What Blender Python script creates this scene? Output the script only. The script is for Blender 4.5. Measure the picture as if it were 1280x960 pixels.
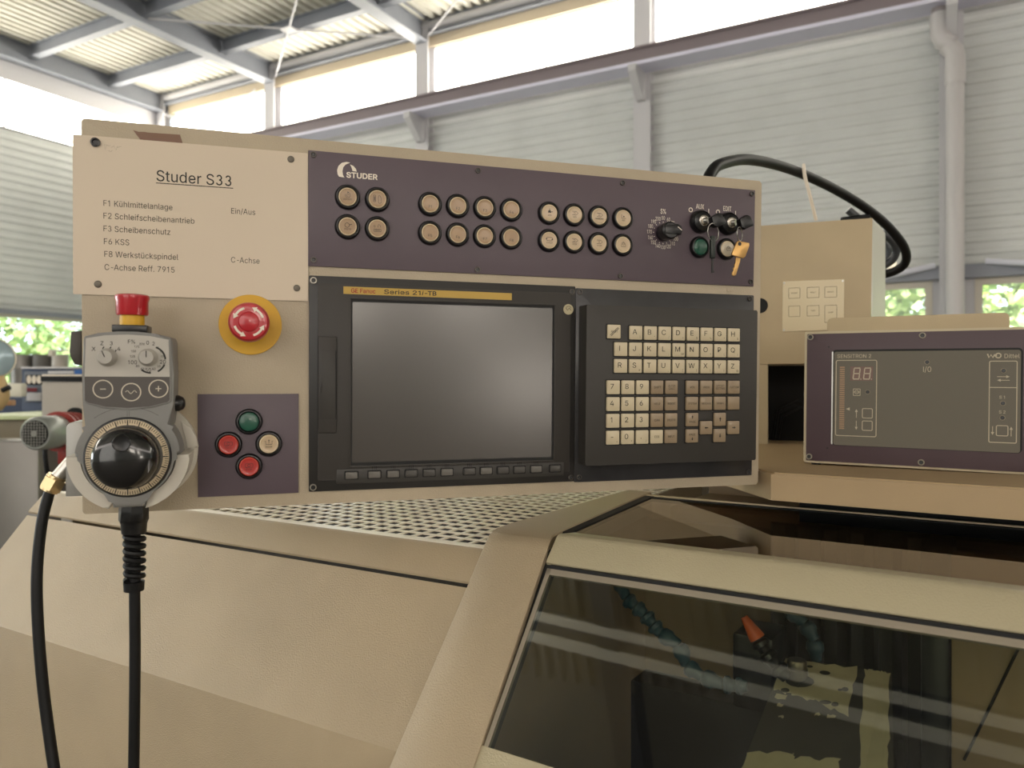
import bpy, bmesh, math, random
from mathutils import Matrix, Vector
random.seed(7)
PI = math.pi
R = math.radians
SC = bpy.context.scene
COL = SC.collection
for _o in list(bpy.data.objects): bpy.data.objects.remove(_o)

# ------------------------------------------------------------------ camera, world, light, exposure
EYE = Vector((0, 0, 1.5))
cam = bpy.data.cameras.new('camera'); cam.lens = 27.03; cam.sensor_width = 36
cam.dof.use_dof = True; cam.dof.focus_distance = 0.86; cam.dof.aperture_fstop = 7.5
cam.clip_start = .02; cam.clip_end = 300
camo = bpy.data.objects.new('camera', cam); COL.objects.link(camo)
camo.location = EYE; camo.rotation_euler = (R(90), 0, 0); SC.camera = camo

SC.view_settings.view_transform = 'Standard'; SC.view_settings.look = 'None'
SC.view_settings.gamma = 1; SC.view_settings.use_curve_mapping = False
SC.view_settings.exposure = 0.55

world = bpy.data.worlds.new('world'); SC.world = world; world.use_nodes = True
_n = world.node_tree.nodes; _bg = _n['Background']
_bg.inputs['Color'].default_value = (.80, .90, 1.0, 1); _bg.inputs['Strength'].default_value = 4.0

def light(name, kind, energy, color, mat, size=None, size_y=None):
    l = bpy.data.lights.new(name, kind); l.energy = energy; l.color = color
    if kind == 'AREA':
        l.shape = 'RECTANGLE'; l.size = size; l.size_y = size_y
    o = bpy.data.objects.new(name, l); COL.objects.link(o); o.matrix_world = mat
    return o
HC = Vector((-6.34, 14.0, 1.5))                       # far corner of the hall at eye height
HALL = Matrix.Translation(HC) @ Matrix.Rotation(R(-28.92), 4, 'Z')
sun = light('sun', 'SUN', 22, (1, .95, .86), Matrix.Rotation(R(-28.92), 4, 'Z') @ Matrix.Rotation(R(-52), 4, 'Y') @ Matrix.Rotation(R(22), 4, 'X'))
sun.data.angle = R(.6)
def aim(pos, tgt):
    d = (Vector(tgt) - Vector(pos)).normalized()
    return Matrix.Translation(pos) @ d.to_track_quat('-Z', 'Y').to_matrix().to_4x4()
# added area fill behind the camera, and added daylight along the left window row
light('rear_fill', 'AREA', 125, (1, .95, .88), HALL @ aim((13.5, -17.6, .9), (12.4, -9, .2)), 6.0, 4.2)
light('side_daylight', 'AREA', 170, (.93, .97, 1), HALL @ aim((.6, -12.5, .2), (12.4, -9, 0)), 5.0, 1.8)

# ------------------------------------------------------------------ materials
def C(h, a=1):
    h = h.lstrip('#'); v = [int(h[i:i+2], 16)/255 for i in (0, 2, 4)]
    return tuple(x/12.92 if x <= .04045 else ((x+.055)/1.055)**2.4 for x in v) + (a,)
MATS = {}
def mat(name, col, rough=.5, metal=0, bump=0, bscale=400, var=0, vscale=6, emit=None, estr=1, spec=.5, trans=0, coat=0, alpha=1, dirt=None, space='Object'):
    if name in MATS: return MATS[name]
    m = bpy.data.materials.new(name); m.use_nodes = True; nt = m.node_tree; N = nt.nodes; L = nt.links
    b = N['Principled BSDF']; c = C(col) if isinstance(col, str) else tuple(col) + (1,)
    b.inputs['Base Color'].default_value = c; b.inputs['Roughness'].default_value = rough
    b.inputs['Metallic'].default_value = metal; b.inputs['Specular IOR Level'].default_value = spec
    b.inputs['Coat Weight'].default_value = coat
    if trans: b.inputs['Transmission Weight'].default_value = trans
    if alpha < 1: b.inputs['Alpha'].default_value = alpha
    tc = N.new('ShaderNodeTexCoord')
    if var or dirt:
        n = N.new('ShaderNodeTexNoise'); n.inputs['Scale'].default_value = vscale; n.inputs['Detail'].default_value = 5
        L.new(tc.outputs[space], n.inputs['Vector'])
        mx = N.new('ShaderNodeMixRGB'); mx.blend_type = 'MIX'
        d = C(dirt) if dirt else tuple(x*(1-var) for x in c[:3]) + (1,)
        mx.inputs['Color1'].default_value = c; mx.inputs['Color2'].default_value = d
        rp = N.new('ShaderNodeValToRGB'); rp.color_ramp.elements[0].position = .38; rp.color_ramp.elements[1].position = .72
        rp.color_ramp.elements[1].color = (var if dirt else 1,)*3 + (1,)
        L.new(n.outputs['Fac'], rp.inputs['Fac']); L.new(rp.outputs['Color'], mx.inputs['Fac']); L.new(mx.outputs['Color'], b.inputs['Base Color'])
    if bump:
        n2 = N.new('ShaderNodeTexNoise'); n2.inputs['Scale'].default_value = bscale; n2.inputs['Detail'].default_value = 2
        L.new(tc.outputs[space], n2.inputs['Vector'])
        bp = N.new('ShaderNodeBump'); bp.inputs['Strength'].default_value = bump; bp.inputs['Distance'].default_value = .001
        L.new(n2.outputs['Fac'], bp.inputs['Height']); L.new(bp.outputs['Normal'], b.inputs['Normal'])
    if emit:
        b.inputs['Emission Color'].default_value = C(emit); b.inputs['Emission Strength'].default_value = estr
    MATS[name] = m; return m
def glass(name, tint, rough=.02, f0=1.5, gloss=1.0):
    m = bpy.data.materials.new(name); m.use_nodes = True; nt = m.node_tree; N = nt.nodes; L = nt.links
    for n in list(N): N.remove(n)
    out = N.new('ShaderNodeOutputMaterial'); mix = N.new('ShaderNodeMixShader'); fr = N.new('ShaderNodeFresnel'); fr.inputs['IOR'].default_value = f0
    t = N.new('ShaderNodeBsdfTransparent'); t.inputs['Color'].default_value = tuple(tint)+(1,)
    g = N.new('ShaderNodeBsdfGlossy'); g.inputs['Roughness'].default_value = rough; g.inputs['Color'].default_value = (gloss,)*3+(1,)
    L.new(fr.outputs[0], mix.inputs[0]); L.new(t.outputs[0], mix.inputs[1]); L.new(g.outputs[0], mix.inputs[2]); L.new(mix.outputs[0], out.inputs[0])
    MATS[name] = m; return m
paint = mat('machine_paint', '#a9987d', .36, bump=.5, bscale=680, var=.10, vscale=9)
paint2 = mat('door_paint', '#b0a588', .38, bump=.4, bscale=680, var=.08, vscale=7)
paintH = mat('housing_paint', '#b0a28b', .45, bump=.5, bscale=650, var=.10, vscale=12)
ledgeP = mat('ledge_paint', '#ab936f', .5, bump=.2, bscale=800, var=.08, vscale=9)
cabP = mat('cabinet_paint', '#ac9a7a', .55, bump=.2, bscale=700, var=.10, vscale=8)
purple = mat('purple_plate', '#54474f', .45, bump=.05, bscale=900, var=.08, vscale=14)
purple2 = mat('purple_frame', '#4a3a3f', .5, bump=.05, bscale=900, var=.08, vscale=14)
bezelM = mat('bezel_plastic', '#302c28', .55, bump=.05, bscale=1500)
rimM = mat('bezel_rim', '#22201e', .4)
slabM = mat('keypad_plastic', '#322f2b', .55, bump=.05, bscale=1500)
mdiM = mat('keypad_backplate', '#303032', .28, bump=.04, bscale=300, var=.3, vscale=30)
black = mat('black_plastic', '#0c0c0e', .3)
blackM = mat('black_matt', '#0b0b0b', .6, spec=.3)
rubber = mat('black_rubber', '#060607', .5, spec=.3)
screenM = mat('screen_film', '#3a3531', .2, spec=.8)
keyL = mat('key_light', '#c2b496', .4, coat=.3)
keyB = mat('key_brown', '#8d7a60', .4, coat=.3)
softM = mat('softkey', '#3f3c38', .4)
softL = mat('softkey_light', '#5e5a54', .4)
ink = mat('ink', '#14120f', .6)
inkS = mat('ink_soft', '#3a3228', .6)
white = mat('print_white', '#e6dccc', .6)
cream = mat('button_cream', '#9f8261', .4, coat=.3)
creamR = mat('button_rim', '#d9c7a6', .4)
green = mat('button_green', '#14503e', .35, coat=.4)
red = mat('button_red', '#b02720', .35, coat=.4)
estopR = mat('estop_red', '#b01523', .32, coat=.5)
yellow = mat('estop_yellow', '#cf9f1c', .45)
stripY = mat('strip_yellow', '#b3923a', .45)
redink = mat('red_ink', '#8c1a12', .5)
paper = mat('paper', '#cfc0ab', .55, var=.04, vscale=5)
steel = mat('steel', '#b9b6b0', .3, 1, var=.15, vscale=40)
dsteel = mat('dark_steel', '#3a3a3a', .35, .9)
alu = mat('aluminium', '#9b9a96', .45, .7, bump=.1, bscale=600)
brass = mat('brass_key', '#cfa567', .35, .75)
nickel = mat('nickel', '#c9b48c', .28, 1)
pgrey = mat('pendant_grey', '#7d7c79', .45, bump=.06, bscale=1200)
pface = mat('pendant_face', '#b3aea5', .4, var=.05, vscale=60)
pdark = mat('pendant_dark', '#4a4541', .45)
pknob = mat('pendant_knob', '#a8a49c', .4)
holdM = mat('holder_white', '#c4beb2', .4, spec=.4)
tick = mat('dial_cream', '#d2c0a0', .5)
tape = mat('brown_tape', '#6d4a31', .35)
sdisp = mat('sensor_face', '#5c5648', .5)
sline = mat('sensor_print', '#b3a78f', .6)
sseg = mat('segment_off', '#8a6a55', .5)
plateM = mat('label_plate', '#c8b999', .4)
gasket = mat('gasket', '#0a0a0a', .7)
mould = mat('glass_edge', '#8d8373', .4)
voidM = mat('cavity_shade', '#0b0a09', .9)
smoke = glass('smoky_glass', (.60, .63, .52), .01, 1.5)
smoke2 = glass('smoky_glass_top', (.45, .34, .28), .01, 1.6)
clear = glass('clear_glass', (.93, .97, .97), .0, 1.45)
frost = mat('milky_glazing', '#fffaf0', .5, emit='#fff9ea', estr=8)
frost2 = mat('milky_glazing_rear', '#fbf8f4', .5, emit='#fff3ec', estr=2.4)
clad = mat('cladding', '#cfd2d0', .5, bump=0, var=.16, vscale=.9)
roofM = mat('roof_deck', '#d6d3c8', .55, var=.06, vscale=2)
beamG = mat('beam_grey', '#8b8f98', .5, var=.1, vscale=3)
beamL = mat('beam_light', '#c4c3c6', .5)
railM = mat('crane_rail_paint', '#82777a', .5)
pipeM = mat('pipe_plastic', '#c0bdbd', .35)
concrete = mat('concrete', '#77736b', .7, var=.3, vscale=.7, dirt='#5c574f')
interB = mat('inside_beige', '#a08a6c', .5, var=.15, vscale=5)
bellow = mat('inside_dark', '#1f1f1c', .5)

# ------------------------------------------------------------------ geometry helpers
class B:
    def __init__(s, sc=.001): s.bm = bmesh.new(); s.sc = sc
    def _f(s, vs, mi=0):
        try: f = s.bm.faces.new(vs); f.material_index = mi; return f
        except ValueError: return None
    def box(s, x0, x1, y0, y1, z0, z1, bev=0, mi=0, M=None, seg=2):
        vs = [s.bm.verts.new((x, y, z)) for x in (x0, x1) for y in (y0, y1) for z in (z0, z1)]
        if M: 
            for v in vs: v.co = M @ v.co
        fs = [s._f([vs[i] for i in q], mi) for q in ((0,1,3,2),(4,6,7,5),(0,4,5,1),(2,3,7,6),(0,2,6,4),(1,5,7,3))]
        if bev:
            es = {e for f in fs for e in f.edges}
            r = bmesh.ops.bevel(s.bm, geom=list(es), offset=bev, segments=seg, affect='EDGES', profile=.5)
            for f in r['faces']: f.material_index = mi
        return s
    def prism(s, pts, y0, y1, mi=0, bev=0, M=None, seg=2, axis='y'):
        n = len(pts)
        mk = (lambda p, y: Vector((p[0], y, p[1]))) if axis == 'y' else (lambda p, y: Vector((y, p[0], p[1]))) if axis == 'x' else (lambda p, y: Vector((p[0], p[1], y)))
        a = [s.bm.verts.new(mk(p, y0)) for p in pts]; b = [s.bm.verts.new(mk(p, y1)) for p in pts]
        if M:
            for v in a+b: v.co = M @ v.co
        f0 = s._f(a, mi); s._f(b[::-1], mi)
        for i in range(n): s._f([a[i], b[i], b[(i+1) % n], a[(i+1) % n]], mi)
        if bev and f0:
            r = bmesh.ops.bevel(s.bm, geom=list(f0.edges), offset=bev, segments=seg, affect='EDGES', profile=.5)
            for f in r['faces']: f.material_index = mi
        return s
    def rrect(s, x0, x1, z0, z1, r, y0, y1, mi=0, bev=0, n=5):
        s.prism(rr(x0, x1, z0, z1, r, n), y0, y1, mi, bev); return s
    def lathe(s, cx, cz, prof, seg=32, mi=0, M=None, a0=0, a1=2*PI):
        full = abs(a1-a0-2*PI) < 1e-6; rings = []
        ns = seg if full else seg+1
        for r, y in prof:
            if r < 1e-9: rings.append([s.bm.verts.new((cx, y, cz))])
            else: rings.append([s.bm.verts.new((cx+r*math.cos(a0+(a1-a0)*i/seg), y, cz+r*math.sin(a0+(a1-a0)*i/seg))) for i in range(ns)])
        if M:
            for rg in rings:
                for v in rg: v.co = M @ v.co
        for A, Bq in zip(rings, rings[1:]):
            for i in range(seg):
                j = (i+1) % ns
                if len(A) == 1 and len(Bq) == 1: continue
                if len(A) == 1: s._f([A[0], Bq[i], Bq[j]], mi)
                elif len(Bq) == 1: s._f([A[i], Bq[0], A[j]], mi)
                else: s._f([A[i], Bq[i], Bq[j], A[j]], mi)
        return s
    def tube(s, pts, r, seg=10, mi=0, closed=False):
        pts = [Vector(p) for p in pts]; n = len(pts); rs = r if isinstance(r, (list, tuple)) else [r]*n
        rings = []; up = None
        for i, p in enumerate(pts):
            if closed: t = (pts[(i+1) % n]-pts[i-1]).normalized()
            else: t = (pts[min(i+1, n-1)]-pts[max(i-1, 0)]).normalized()
            if up is None:
                up = t.orthogonal().normalized()
            up = (up - t*up.dot(t)).normalized(); w = t.cross(up)
            rings.append([s.bm.verts.new(p+(up*math.cos(2*PI*k/seg)+w*math.sin(2*PI*k/seg))*rs[i]) for k in range(seg)])
        m = n if closed else n-1
        for i in range(m):
            A, Q = rings[i], rings[(i+1) % n]
            for k in range(seg): s._f([A[k], A[(k+1) % seg], Q[(k+1) % seg], Q[k]], mi)
        if not closed: s._f(rings[0][::-1], mi); s._f(rings[-1], mi)
        return s
    def ribbon(s, pts, w, y=0, mi=0, closed=False):
        P = [Vector((p[0], p[1])) for p in pts]; n = len(P); L = []; Q = []
        for i in range(n):
            if closed: t = (P[(i+1) % n]-P[i-1])
            else: t = (P[min(i+1, n-1)]-P[max(i-1, 0)])
            t.normalize(); nn = Vector((-t.y, t.x))*w/2
            L.append(s.bm.verts.new((P[i].x+nn.x, y, P[i].y+nn.y))); Q.append(s.bm.verts.new((P[i].x-nn.x, y, P[i].y-nn.y)))
        for i in range(n if closed else n-1):
            j = (i+1) % n; s._f([L[i], Q[i], Q[j], L[j]], mi)
        return s
    def poly(s, pts, y=0, mi=0):
        s._f([s.bm.verts.new((p[0], y, p[1])) for p in pts], mi); return s
    def quad(s, pts, mi=0):
        s._f([s.bm.verts.new(p) for p in pts], mi); return s
    def loft(s, secs, mi=0, caps=True, close=True):
        rows = [[s.bm.verts.new(p) for p in sec] for sec in secs]; n = len(rows[0])
        for A, Q in zip(rows, rows[1:]):
            for k in range(n if close else n-1): s._f([A[k], A[(k+1) % n], Q[(k+1) % n], Q[k]], mi)
        if caps: s._f(rows[0][::-1], mi); s._f(rows[-1], mi)
        return s
    def mesh(s, name, mats, off=(0, 0, 0), smooth=38):
        bm = s.bm
        bmesh.ops.recalc_face_normals(bm, faces=bm.faces[:]) if not getattr(s, 'flat', False) else None
        o = Vector(off)
        for v in bm.verts: v.co = (v.co-o)*s.sc
        for f in bm.faces: f.smooth = True
        lim = R(smooth)
        for e in bm.edges:
            if len(e.link_faces) == 2:
                e.smooth = e.calc_face_angle(0) < lim
            else: e.smooth = False
        me = bpy.data.meshes.new(name); bm.to_mesh(me); bm.free()
        for m in (mats if isinstance(mats, (list, tuple)) else [mats]): me.materials.append(m)
        return me
class F(B):            # flat prints: keep the winding
    flat = True
def rr(x0, x1, z0, z1, r, n=5):
    out = []
    for cx, cz, a in ((x1-r, z1-r, 0), (x0+r, z1-r, 90), (x0+r, z0+r, 180), (x1-r, z0+r, 270)):
        for i in range(n+1):
            t = R(a+90*i/n); out.append((cx+r*math.cos(t), cz+r*math.sin(t)))
    return out
def arc(cx, cz, r, a0, a1, n=14): return [(cx+r*math.cos(R(a0+(a1-a0)*i/n)), cz+r*math.sin(R(a0+(a1-a0)*i/n))) for i in range(n+1)]

OFF = {}
def link(o): COL.objects.link(o); return o
def thing(name, label, cat, frame=None, base=(0, 0, 0), group=None, sc=.001):
    o = link(bpy.data.objects.new(name, None)); o.empty_display_size = .05
    o.matrix_world = (frame or Matrix()) @ Matrix.Translation(Vector(base)*sc)
    o['label'] = label; o['category'] = cat
    if group: o['group'] = group
    OFF[o] = (Vector(base), sc); return o
def part(name, b, mats, parent, label=None, kind=None):
    off = OFF[parent][0]
    o = link(bpy.data.objects.new(name, b.mesh(name, mats, off))); o.parent = parent; OFF[o] = OFF[parent]
    if label: o['label'] = label
    if kind: o['kind'] = kind
    return o
def inst(name, me, parent, loc=None, label=None):      # an object from shared mesh data at a place in the frame
    o = link(bpy.data.objects.new(name, me)); o.parent = parent
    off, sc = OFF[parent]
    if loc is not None: o.location = (Vector(loc)-off)*sc
    OFF[o] = (Vector(loc) if loc is not None else off, sc)
    if label: o['label'] = label
    return o
def struct(name, b, mats, frame=None, parent=None, kind='structure'):
    o = link(bpy.data.objects.new(name, b.mesh(name, mats)))
    if parent: o.parent = parent
    else:
        if frame: o.matrix_world = frame
        o['kind'] = kind
    OFF[o] = (Vector((0, 0, 0)), b.sc)
    return o
def solo(name, label, cat, b, mats, frame=None, base=(0, 0, 0), group=None, kind=None):
    o = link(bpy.data.objects.new(name, b.mesh(name, mats, base)))
    o.matrix_world = (frame or Matrix()) @ Matrix.Translation(Vector(base)*b.sc)
    o['label'] = label; o['category'] = cat
    if group: o['group'] = group
    if kind: o['kind'] = kind
    return o
_tc = {}
def put(s, cap, m, parent, x, z, y, name='lettering', label=None, **kw):   # cap height and place in millimetres
    return inst(name, text(s, cap, m, **kw), parent, (x, y, z), label)
# letter outlines (advance, then loops of points; 200 units to the cap height)
GLY = {
    'A': (189, (33, 0, 90, 165, 96, 188, 91, 188, 109, 131, 155, 0, 182, 0, 109, 200, 79, 200, 6, 0), (43, 56, 43, 78, 145, 78, 145, 56)),
    'B': (179, (118, 2, 135, 7, 148, 15, 157, 26, 163, 39, 164, 54, 163, 68, 158, 80, 143, 97, 124, 103, 147, 118, 155, 135, 157, 147, 155, 161, 150, 174, 141, 185, 129, 193, 114, 198, 95, 200, 24, 200, 24, 0), (49, 91, 110, 89, 120, 86, 135, 72, 140, 54, 137, 41, 130, 31, 116, 25, 96, 22, 49, 22), (49, 178, 94, 178, 111, 175, 123, 169, 130, 159, 132, 146, 131, 137, 127, 128, 113, 116, 94, 112, 49, 112)),
    'C': (201, (134, 2, 158, 15, 176, 36, 186, 63, 161, 63, 158, 53, 147, 38, 140, 32, 124, 24, 105, 21, 88, 23, 72, 30, 59, 41, 49, 57, 43, 76, 41, 100, 43, 123, 49, 143, 59, 159, 72, 170, 88, 177, 105, 179, 124, 177, 140, 168, 153, 155, 161, 137, 186, 137, 176, 164, 158, 185, 134, 198, 105, 203, 81, 200, 59, 190, 41, 175, 27, 155, 19, 129, 16, 100, 19, 70, 27, 45, 41, 25, 59, 10, 81, 0, 105, -3)),
    'D': (197, (114, 3, 138, 12, 157, 27, 170, 47, 179, 71, 181, 100, 179, 129, 170, 154, 157, 174, 139, 188, 116, 197, 89, 200, 37, 200, 37, 178, 87, 178, 108, 175, 126, 168, 139, 157, 149, 142, 155, 123, 157, 100, 155, 78, 149, 59, 139, 43, 125, 32, 107, 25, 84, 22, 38, 22, 38, 0, 86, 0), (24, 200, 24, 0, 49, 0, 49, 200)),
    'E': (165, (148, 0, 148, 22, 49, 22, 49, 90, 140, 90, 140, 112, 49, 112, 49, 178, 146, 178, 146, 200, 24, 200, 24, 0)),
    'F': (161, (49, 0, 49, 87, 136, 87, 136, 109, 49, 109, 49, 178, 145, 178, 145, 200, 24, 200, 24, 0)),
    'G': (205, (128, 0, 148, 7, 165, 19, 177, 36, 185, 56, 188, 101, 111, 101, 111, 78, 171, 78, 163, 80, 161, 63, 156, 48, 147, 37, 136, 28, 122, 23, 106, 21, 88, 23, 72, 30, 59, 41, 49, 57, 43, 76, 41, 100, 43, 123, 49, 143, 59, 159, 72, 170, 87, 177, 104, 179, 124, 176, 132, 173, 147, 162, 160, 137, 186, 137, 177, 164, 159, 184, 134, 198, 104, 203, 80, 200, 59, 190, 41, 175, 27, 155, 19, 129, 16, 100, 19, 71, 27, 45, 41, 25, 59, 10, 81, 0, 106, -3)),
    'H': (203, (49, 0, 49, 91, 154, 91, 154, 0, 180, 0, 180, 200, 154, 200, 154, 114, 49, 114, 49, 200, 24, 200, 24, 0)),
    'I': (72, (24, 0, 49, 0, 49, 200, 24, 200)),
    'J': (156, (97, 1, 116, 13, 128, 32, 132, 57, 132, 200, 107, 200, 107, 57, 104, 41, 97, 29, 87, 22, 73, 20, 59, 22, 48, 29, 41, 41, 38, 68, 13, 68, 17, 32, 30, 13, 49, 1, 73, -3)),
    'K': (183, (176, 200, 143, 200, 69, 119, 41, 85, 41, 57), (49, 0, 49, 200, 24, 200, 24, 0), (176, 0, 90, 122, 74, 102, 146, 0)),
    'L': (154, (142, 0, 142, 22, 49, 22, 49, 200, 24, 200, 24, 0)),
    'M': (247, (48, 0, 47, 164, 47, 180, 44, 180, 65, 120, 112, 0, 134, 0, 184, 127, 202, 180, 199, 180, 198, 0, 223, 0, 223, 200, 187, 200, 134, 62, 121, 19, 126, 19, 111, 69, 60, 200, 24, 200, 24, 0)),
    'N': (206, (49, 0, 47, 178, 42, 178, 64, 139, 152, 0, 182, 0, 182, 200, 157, 200, 157, 62, 159, 21, 163, 22, 143, 59, 54, 200, 24, 200, 24, 0)),
    'O': (210, (129, 0, 151, 10, 169, 25, 182, 45, 191, 70, 194, 100, 191, 129, 182, 155, 169, 175, 151, 190, 129, 200, 105, 203, 81, 200, 59, 190, 41, 175, 27, 155, 19, 129, 16, 100, 19, 70, 27, 45, 41, 25, 59, 10, 81, 0, 105, -3), (88, 23, 72, 30, 59, 41, 49, 57, 43, 76, 41, 100, 43, 124, 49, 143, 59, 159, 72, 170, 88, 177, 105, 179, 122, 177, 137, 170, 150, 159, 161, 143, 167, 124, 169, 100, 167, 76, 161, 57, 150, 41, 137, 30, 122, 23, 105, 21)),
    'P': (175, (49, 0, 49, 178, 91, 178, 105, 176, 117, 172, 125, 166, 131, 158, 135, 137, 131, 115, 125, 107, 117, 101, 106, 97, 91, 95, 43, 95, 43, 73, 114, 75, 131, 81, 144, 91, 153, 104, 159, 120, 161, 137, 159, 154, 153, 169, 144, 182, 131, 192, 114, 198, 92, 200, 24, 200, 24, 0)),
    'Q': (210, (158, -19, 184, -19, 123, 63, 96, 63), (129, 0, 151, 10, 169, 25, 182, 45, 191, 70, 194, 100, 191, 129, 182, 155, 169, 175, 151, 190, 129, 200, 105, 203, 81, 200, 59, 190, 41, 175, 27, 155, 19, 129, 16, 100, 19, 70, 27, 45, 41, 25, 59, 10, 81, 0, 105, -3), (88, 23, 72, 30, 59, 41, 49, 57, 43, 76, 41, 100, 43, 124, 49, 143, 59, 159, 72, 170, 88, 177, 105, 179, 122, 177, 137, 170, 150, 159, 161, 143, 167, 124, 169, 100, 167, 76, 161, 57, 150, 41, 137, 30, 122, 23, 105, 21)),
    'R': (177, (49, 0, 49, 79, 114, 79, 131, 85, 144, 95, 153, 107, 159, 121, 161, 138, 159, 155, 153, 170, 144, 183, 131, 192, 114, 198, 93, 200, 24, 200, 24, 0), (49, 178, 92, 178, 117, 173, 125, 167, 131, 159, 135, 150, 135, 127, 125, 111, 106, 101, 49, 101), (168, 0, 119, 90, 90, 90, 139, 0)),
    'S': (176, (109, -2, 127, 4, 141, 13, 152, 25, 158, 39, 161, 54, 155, 78, 141, 93, 122, 104, 67, 121, 51, 131, 47, 138, 45, 148, 51, 164, 66, 176, 76, 179, 105, 178, 119, 172, 128, 162, 133, 149, 158, 149, 155, 163, 148, 176, 138, 187, 124, 196, 108, 201, 89, 203, 71, 201, 54, 196, 40, 187, 29, 176, 23, 162, 20, 146, 24, 128, 34, 114, 50, 102, 107, 84, 124, 76, 135, 63, 134, 45, 122, 29, 101, 20, 88, 19, 65, 23, 56, 28, 43, 43, 41, 54, 15, 54, 18, 38, 25, 24, 36, 12, 50, 4, 68, -2, 88, -3)),
    'T': (176, (76, 178, 76, 0, 101, 0, 101, 178, 164, 178, 164, 200, 12, 200, 12, 178)),
    'U': (203, (124, -1, 143, 6, 158, 17, 170, 31, 177, 49, 180, 68, 180, 200, 154, 200, 154, 70, 153, 56, 148, 44, 140, 34, 130, 27, 117, 22, 102, 20, 87, 22, 74, 27, 63, 34, 55, 44, 50, 56, 49, 70, 49, 200, 24, 200, 24, 68, 26, 49, 33, 31, 45, 17, 61, 6, 80, -1, 102, -3)),
    'V': (189, (109, 0, 182, 200, 155, 200, 99, 35, 92, 12, 97, 12, 80, 69, 33, 200, 6, 200, 80, 0)),
    'W': (270, (91, 0, 129, 141, 137, 187, 132, 187, 141, 140, 179, 0, 208, 0, 263, 200, 237, 200, 198, 47, 192, 16, 195, 16, 149, 200, 120, 200, 83, 57, 74, 16, 77, 16, 67, 67, 32, 200, 6, 200, 61, 0)),
    'X': (186, (36, 0, 89, 77, 96, 91, 91, 91, 106, 65, 150, 0, 179, 0, 102, 113, 102, 94, 175, 200, 147, 200, 103, 136, 91, 115, 96, 115, 80, 142, 41, 200, 12, 200, 85, 93, 85, 112, 7, 0)),
    'Y': (186, (105, 0, 105, 82, 179, 200, 150, 200, 93, 104, 88, 91, 98, 91, 82, 125, 36, 200, 6, 200, 80, 82, 80, 0)),
    'Z': (172, (157, 0, 157, 22, 35, 21, 38, 13, 53, 32, 156, 181, 156, 200, 16, 200, 16, 178, 137, 179, 134, 187, 120, 169, 16, 18, 16, 0)),
    'a': (153, (75, -2, 93, 5, 107, 20, 109, 20, 109, 0, 132, 0, 131, 114, 127, 126, 120, 135, 112, 142, 94, 149, 64, 150, 41, 143, 22, 127, 16, 114, 39, 108, 52, 123, 67, 129, 77, 130, 94, 127, 105, 117, 108, 100, 104, 92, 39, 80, 23, 70, 13, 54, 14, 29, 19, 18, 27, 8, 37, 2, 63, -3), (51, 21, 40, 28, 36, 41, 41, 55, 53, 62, 97, 70, 108, 75, 108, 54, 104, 37, 90, 23, 67, 18)),
    'b': (167, (108, -1, 123, 6, 136, 18, 145, 33, 151, 52, 153, 74, 151, 96, 145, 115, 136, 130, 123, 142, 108, 149, 90, 151, 67, 147, 45, 126, 45, 200, 21, 200, 21, 0, 44, 0, 44, 23, 46, 23, 54, 12, 68, 1, 90, -3), (74, 20, 64, 26, 55, 34, 49, 45, 44, 74, 49, 103, 55, 114, 63, 123, 74, 128, 87, 130, 99, 128, 110, 122, 118, 114, 124, 103, 129, 74, 124, 46, 118, 34, 110, 26, 99, 20, 87, 18)),
    'c': (156, (102, 0, 120, 8, 134, 22, 143, 40, 120, 46, 115, 35, 106, 26, 95, 20, 81, 18, 68, 20, 57, 26, 49, 35, 39, 59, 39, 88, 49, 113, 57, 122, 68, 128, 89, 129, 106, 122, 114, 114, 119, 103, 142, 109, 134, 127, 120, 140, 102, 148, 81, 151, 62, 149, 46, 141, 32, 130, 22, 114, 16, 96, 13, 74, 16, 52, 22, 33, 32, 18, 46, 6, 62, -1, 81, -3)),
    'd': (167, (99, 1, 113, 12, 121, 23, 123, 23, 123, 0, 146, 0, 146, 200, 122, 200, 122, 126, 99, 147, 77, 151, 59, 149, 44, 142, 31, 130, 22, 115, 15, 96, 13, 74, 15, 52, 21, 33, 31, 18, 44, 6, 59, -1, 77, -3), (68, 20, 57, 26, 49, 34, 43, 46, 38, 74, 43, 103, 49, 114, 57, 122, 67, 128, 80, 130, 93, 128, 104, 123, 112, 114, 118, 103, 123, 74, 118, 45, 112, 34, 103, 26, 93, 20, 80, 18)),
    'e': (159, (98, -2, 122, 8, 139, 25, 143, 36, 120, 41, 117, 34, 106, 24, 83, 18, 71, 20, 59, 24, 50, 32, 43, 42, 39, 55, 38, 70, 39, 95, 49, 116, 58, 123, 68, 128, 81, 130, 93, 128, 103, 123, 111, 116, 117, 106, 122, 79, 133, 87, 29, 87, 29, 67, 146, 67, 146, 76, 145, 95, 140, 111, 126, 134, 104, 147, 81, 151, 62, 149, 45, 141, 32, 129, 22, 114, 16, 95, 13, 73, 16, 52, 22, 33, 32, 18, 46, 6, 63, -1, 83, -3)),
    'f': (100, (3, 149, 3, 129, 90, 129, 90, 149), (56, 0, 57, 174, 61, 181, 67, 185, 77, 186, 89, 184, 95, 205, 92, 206, 74, 208, 53, 204, 38, 191, 33, 181, 32, 0)),
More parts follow.
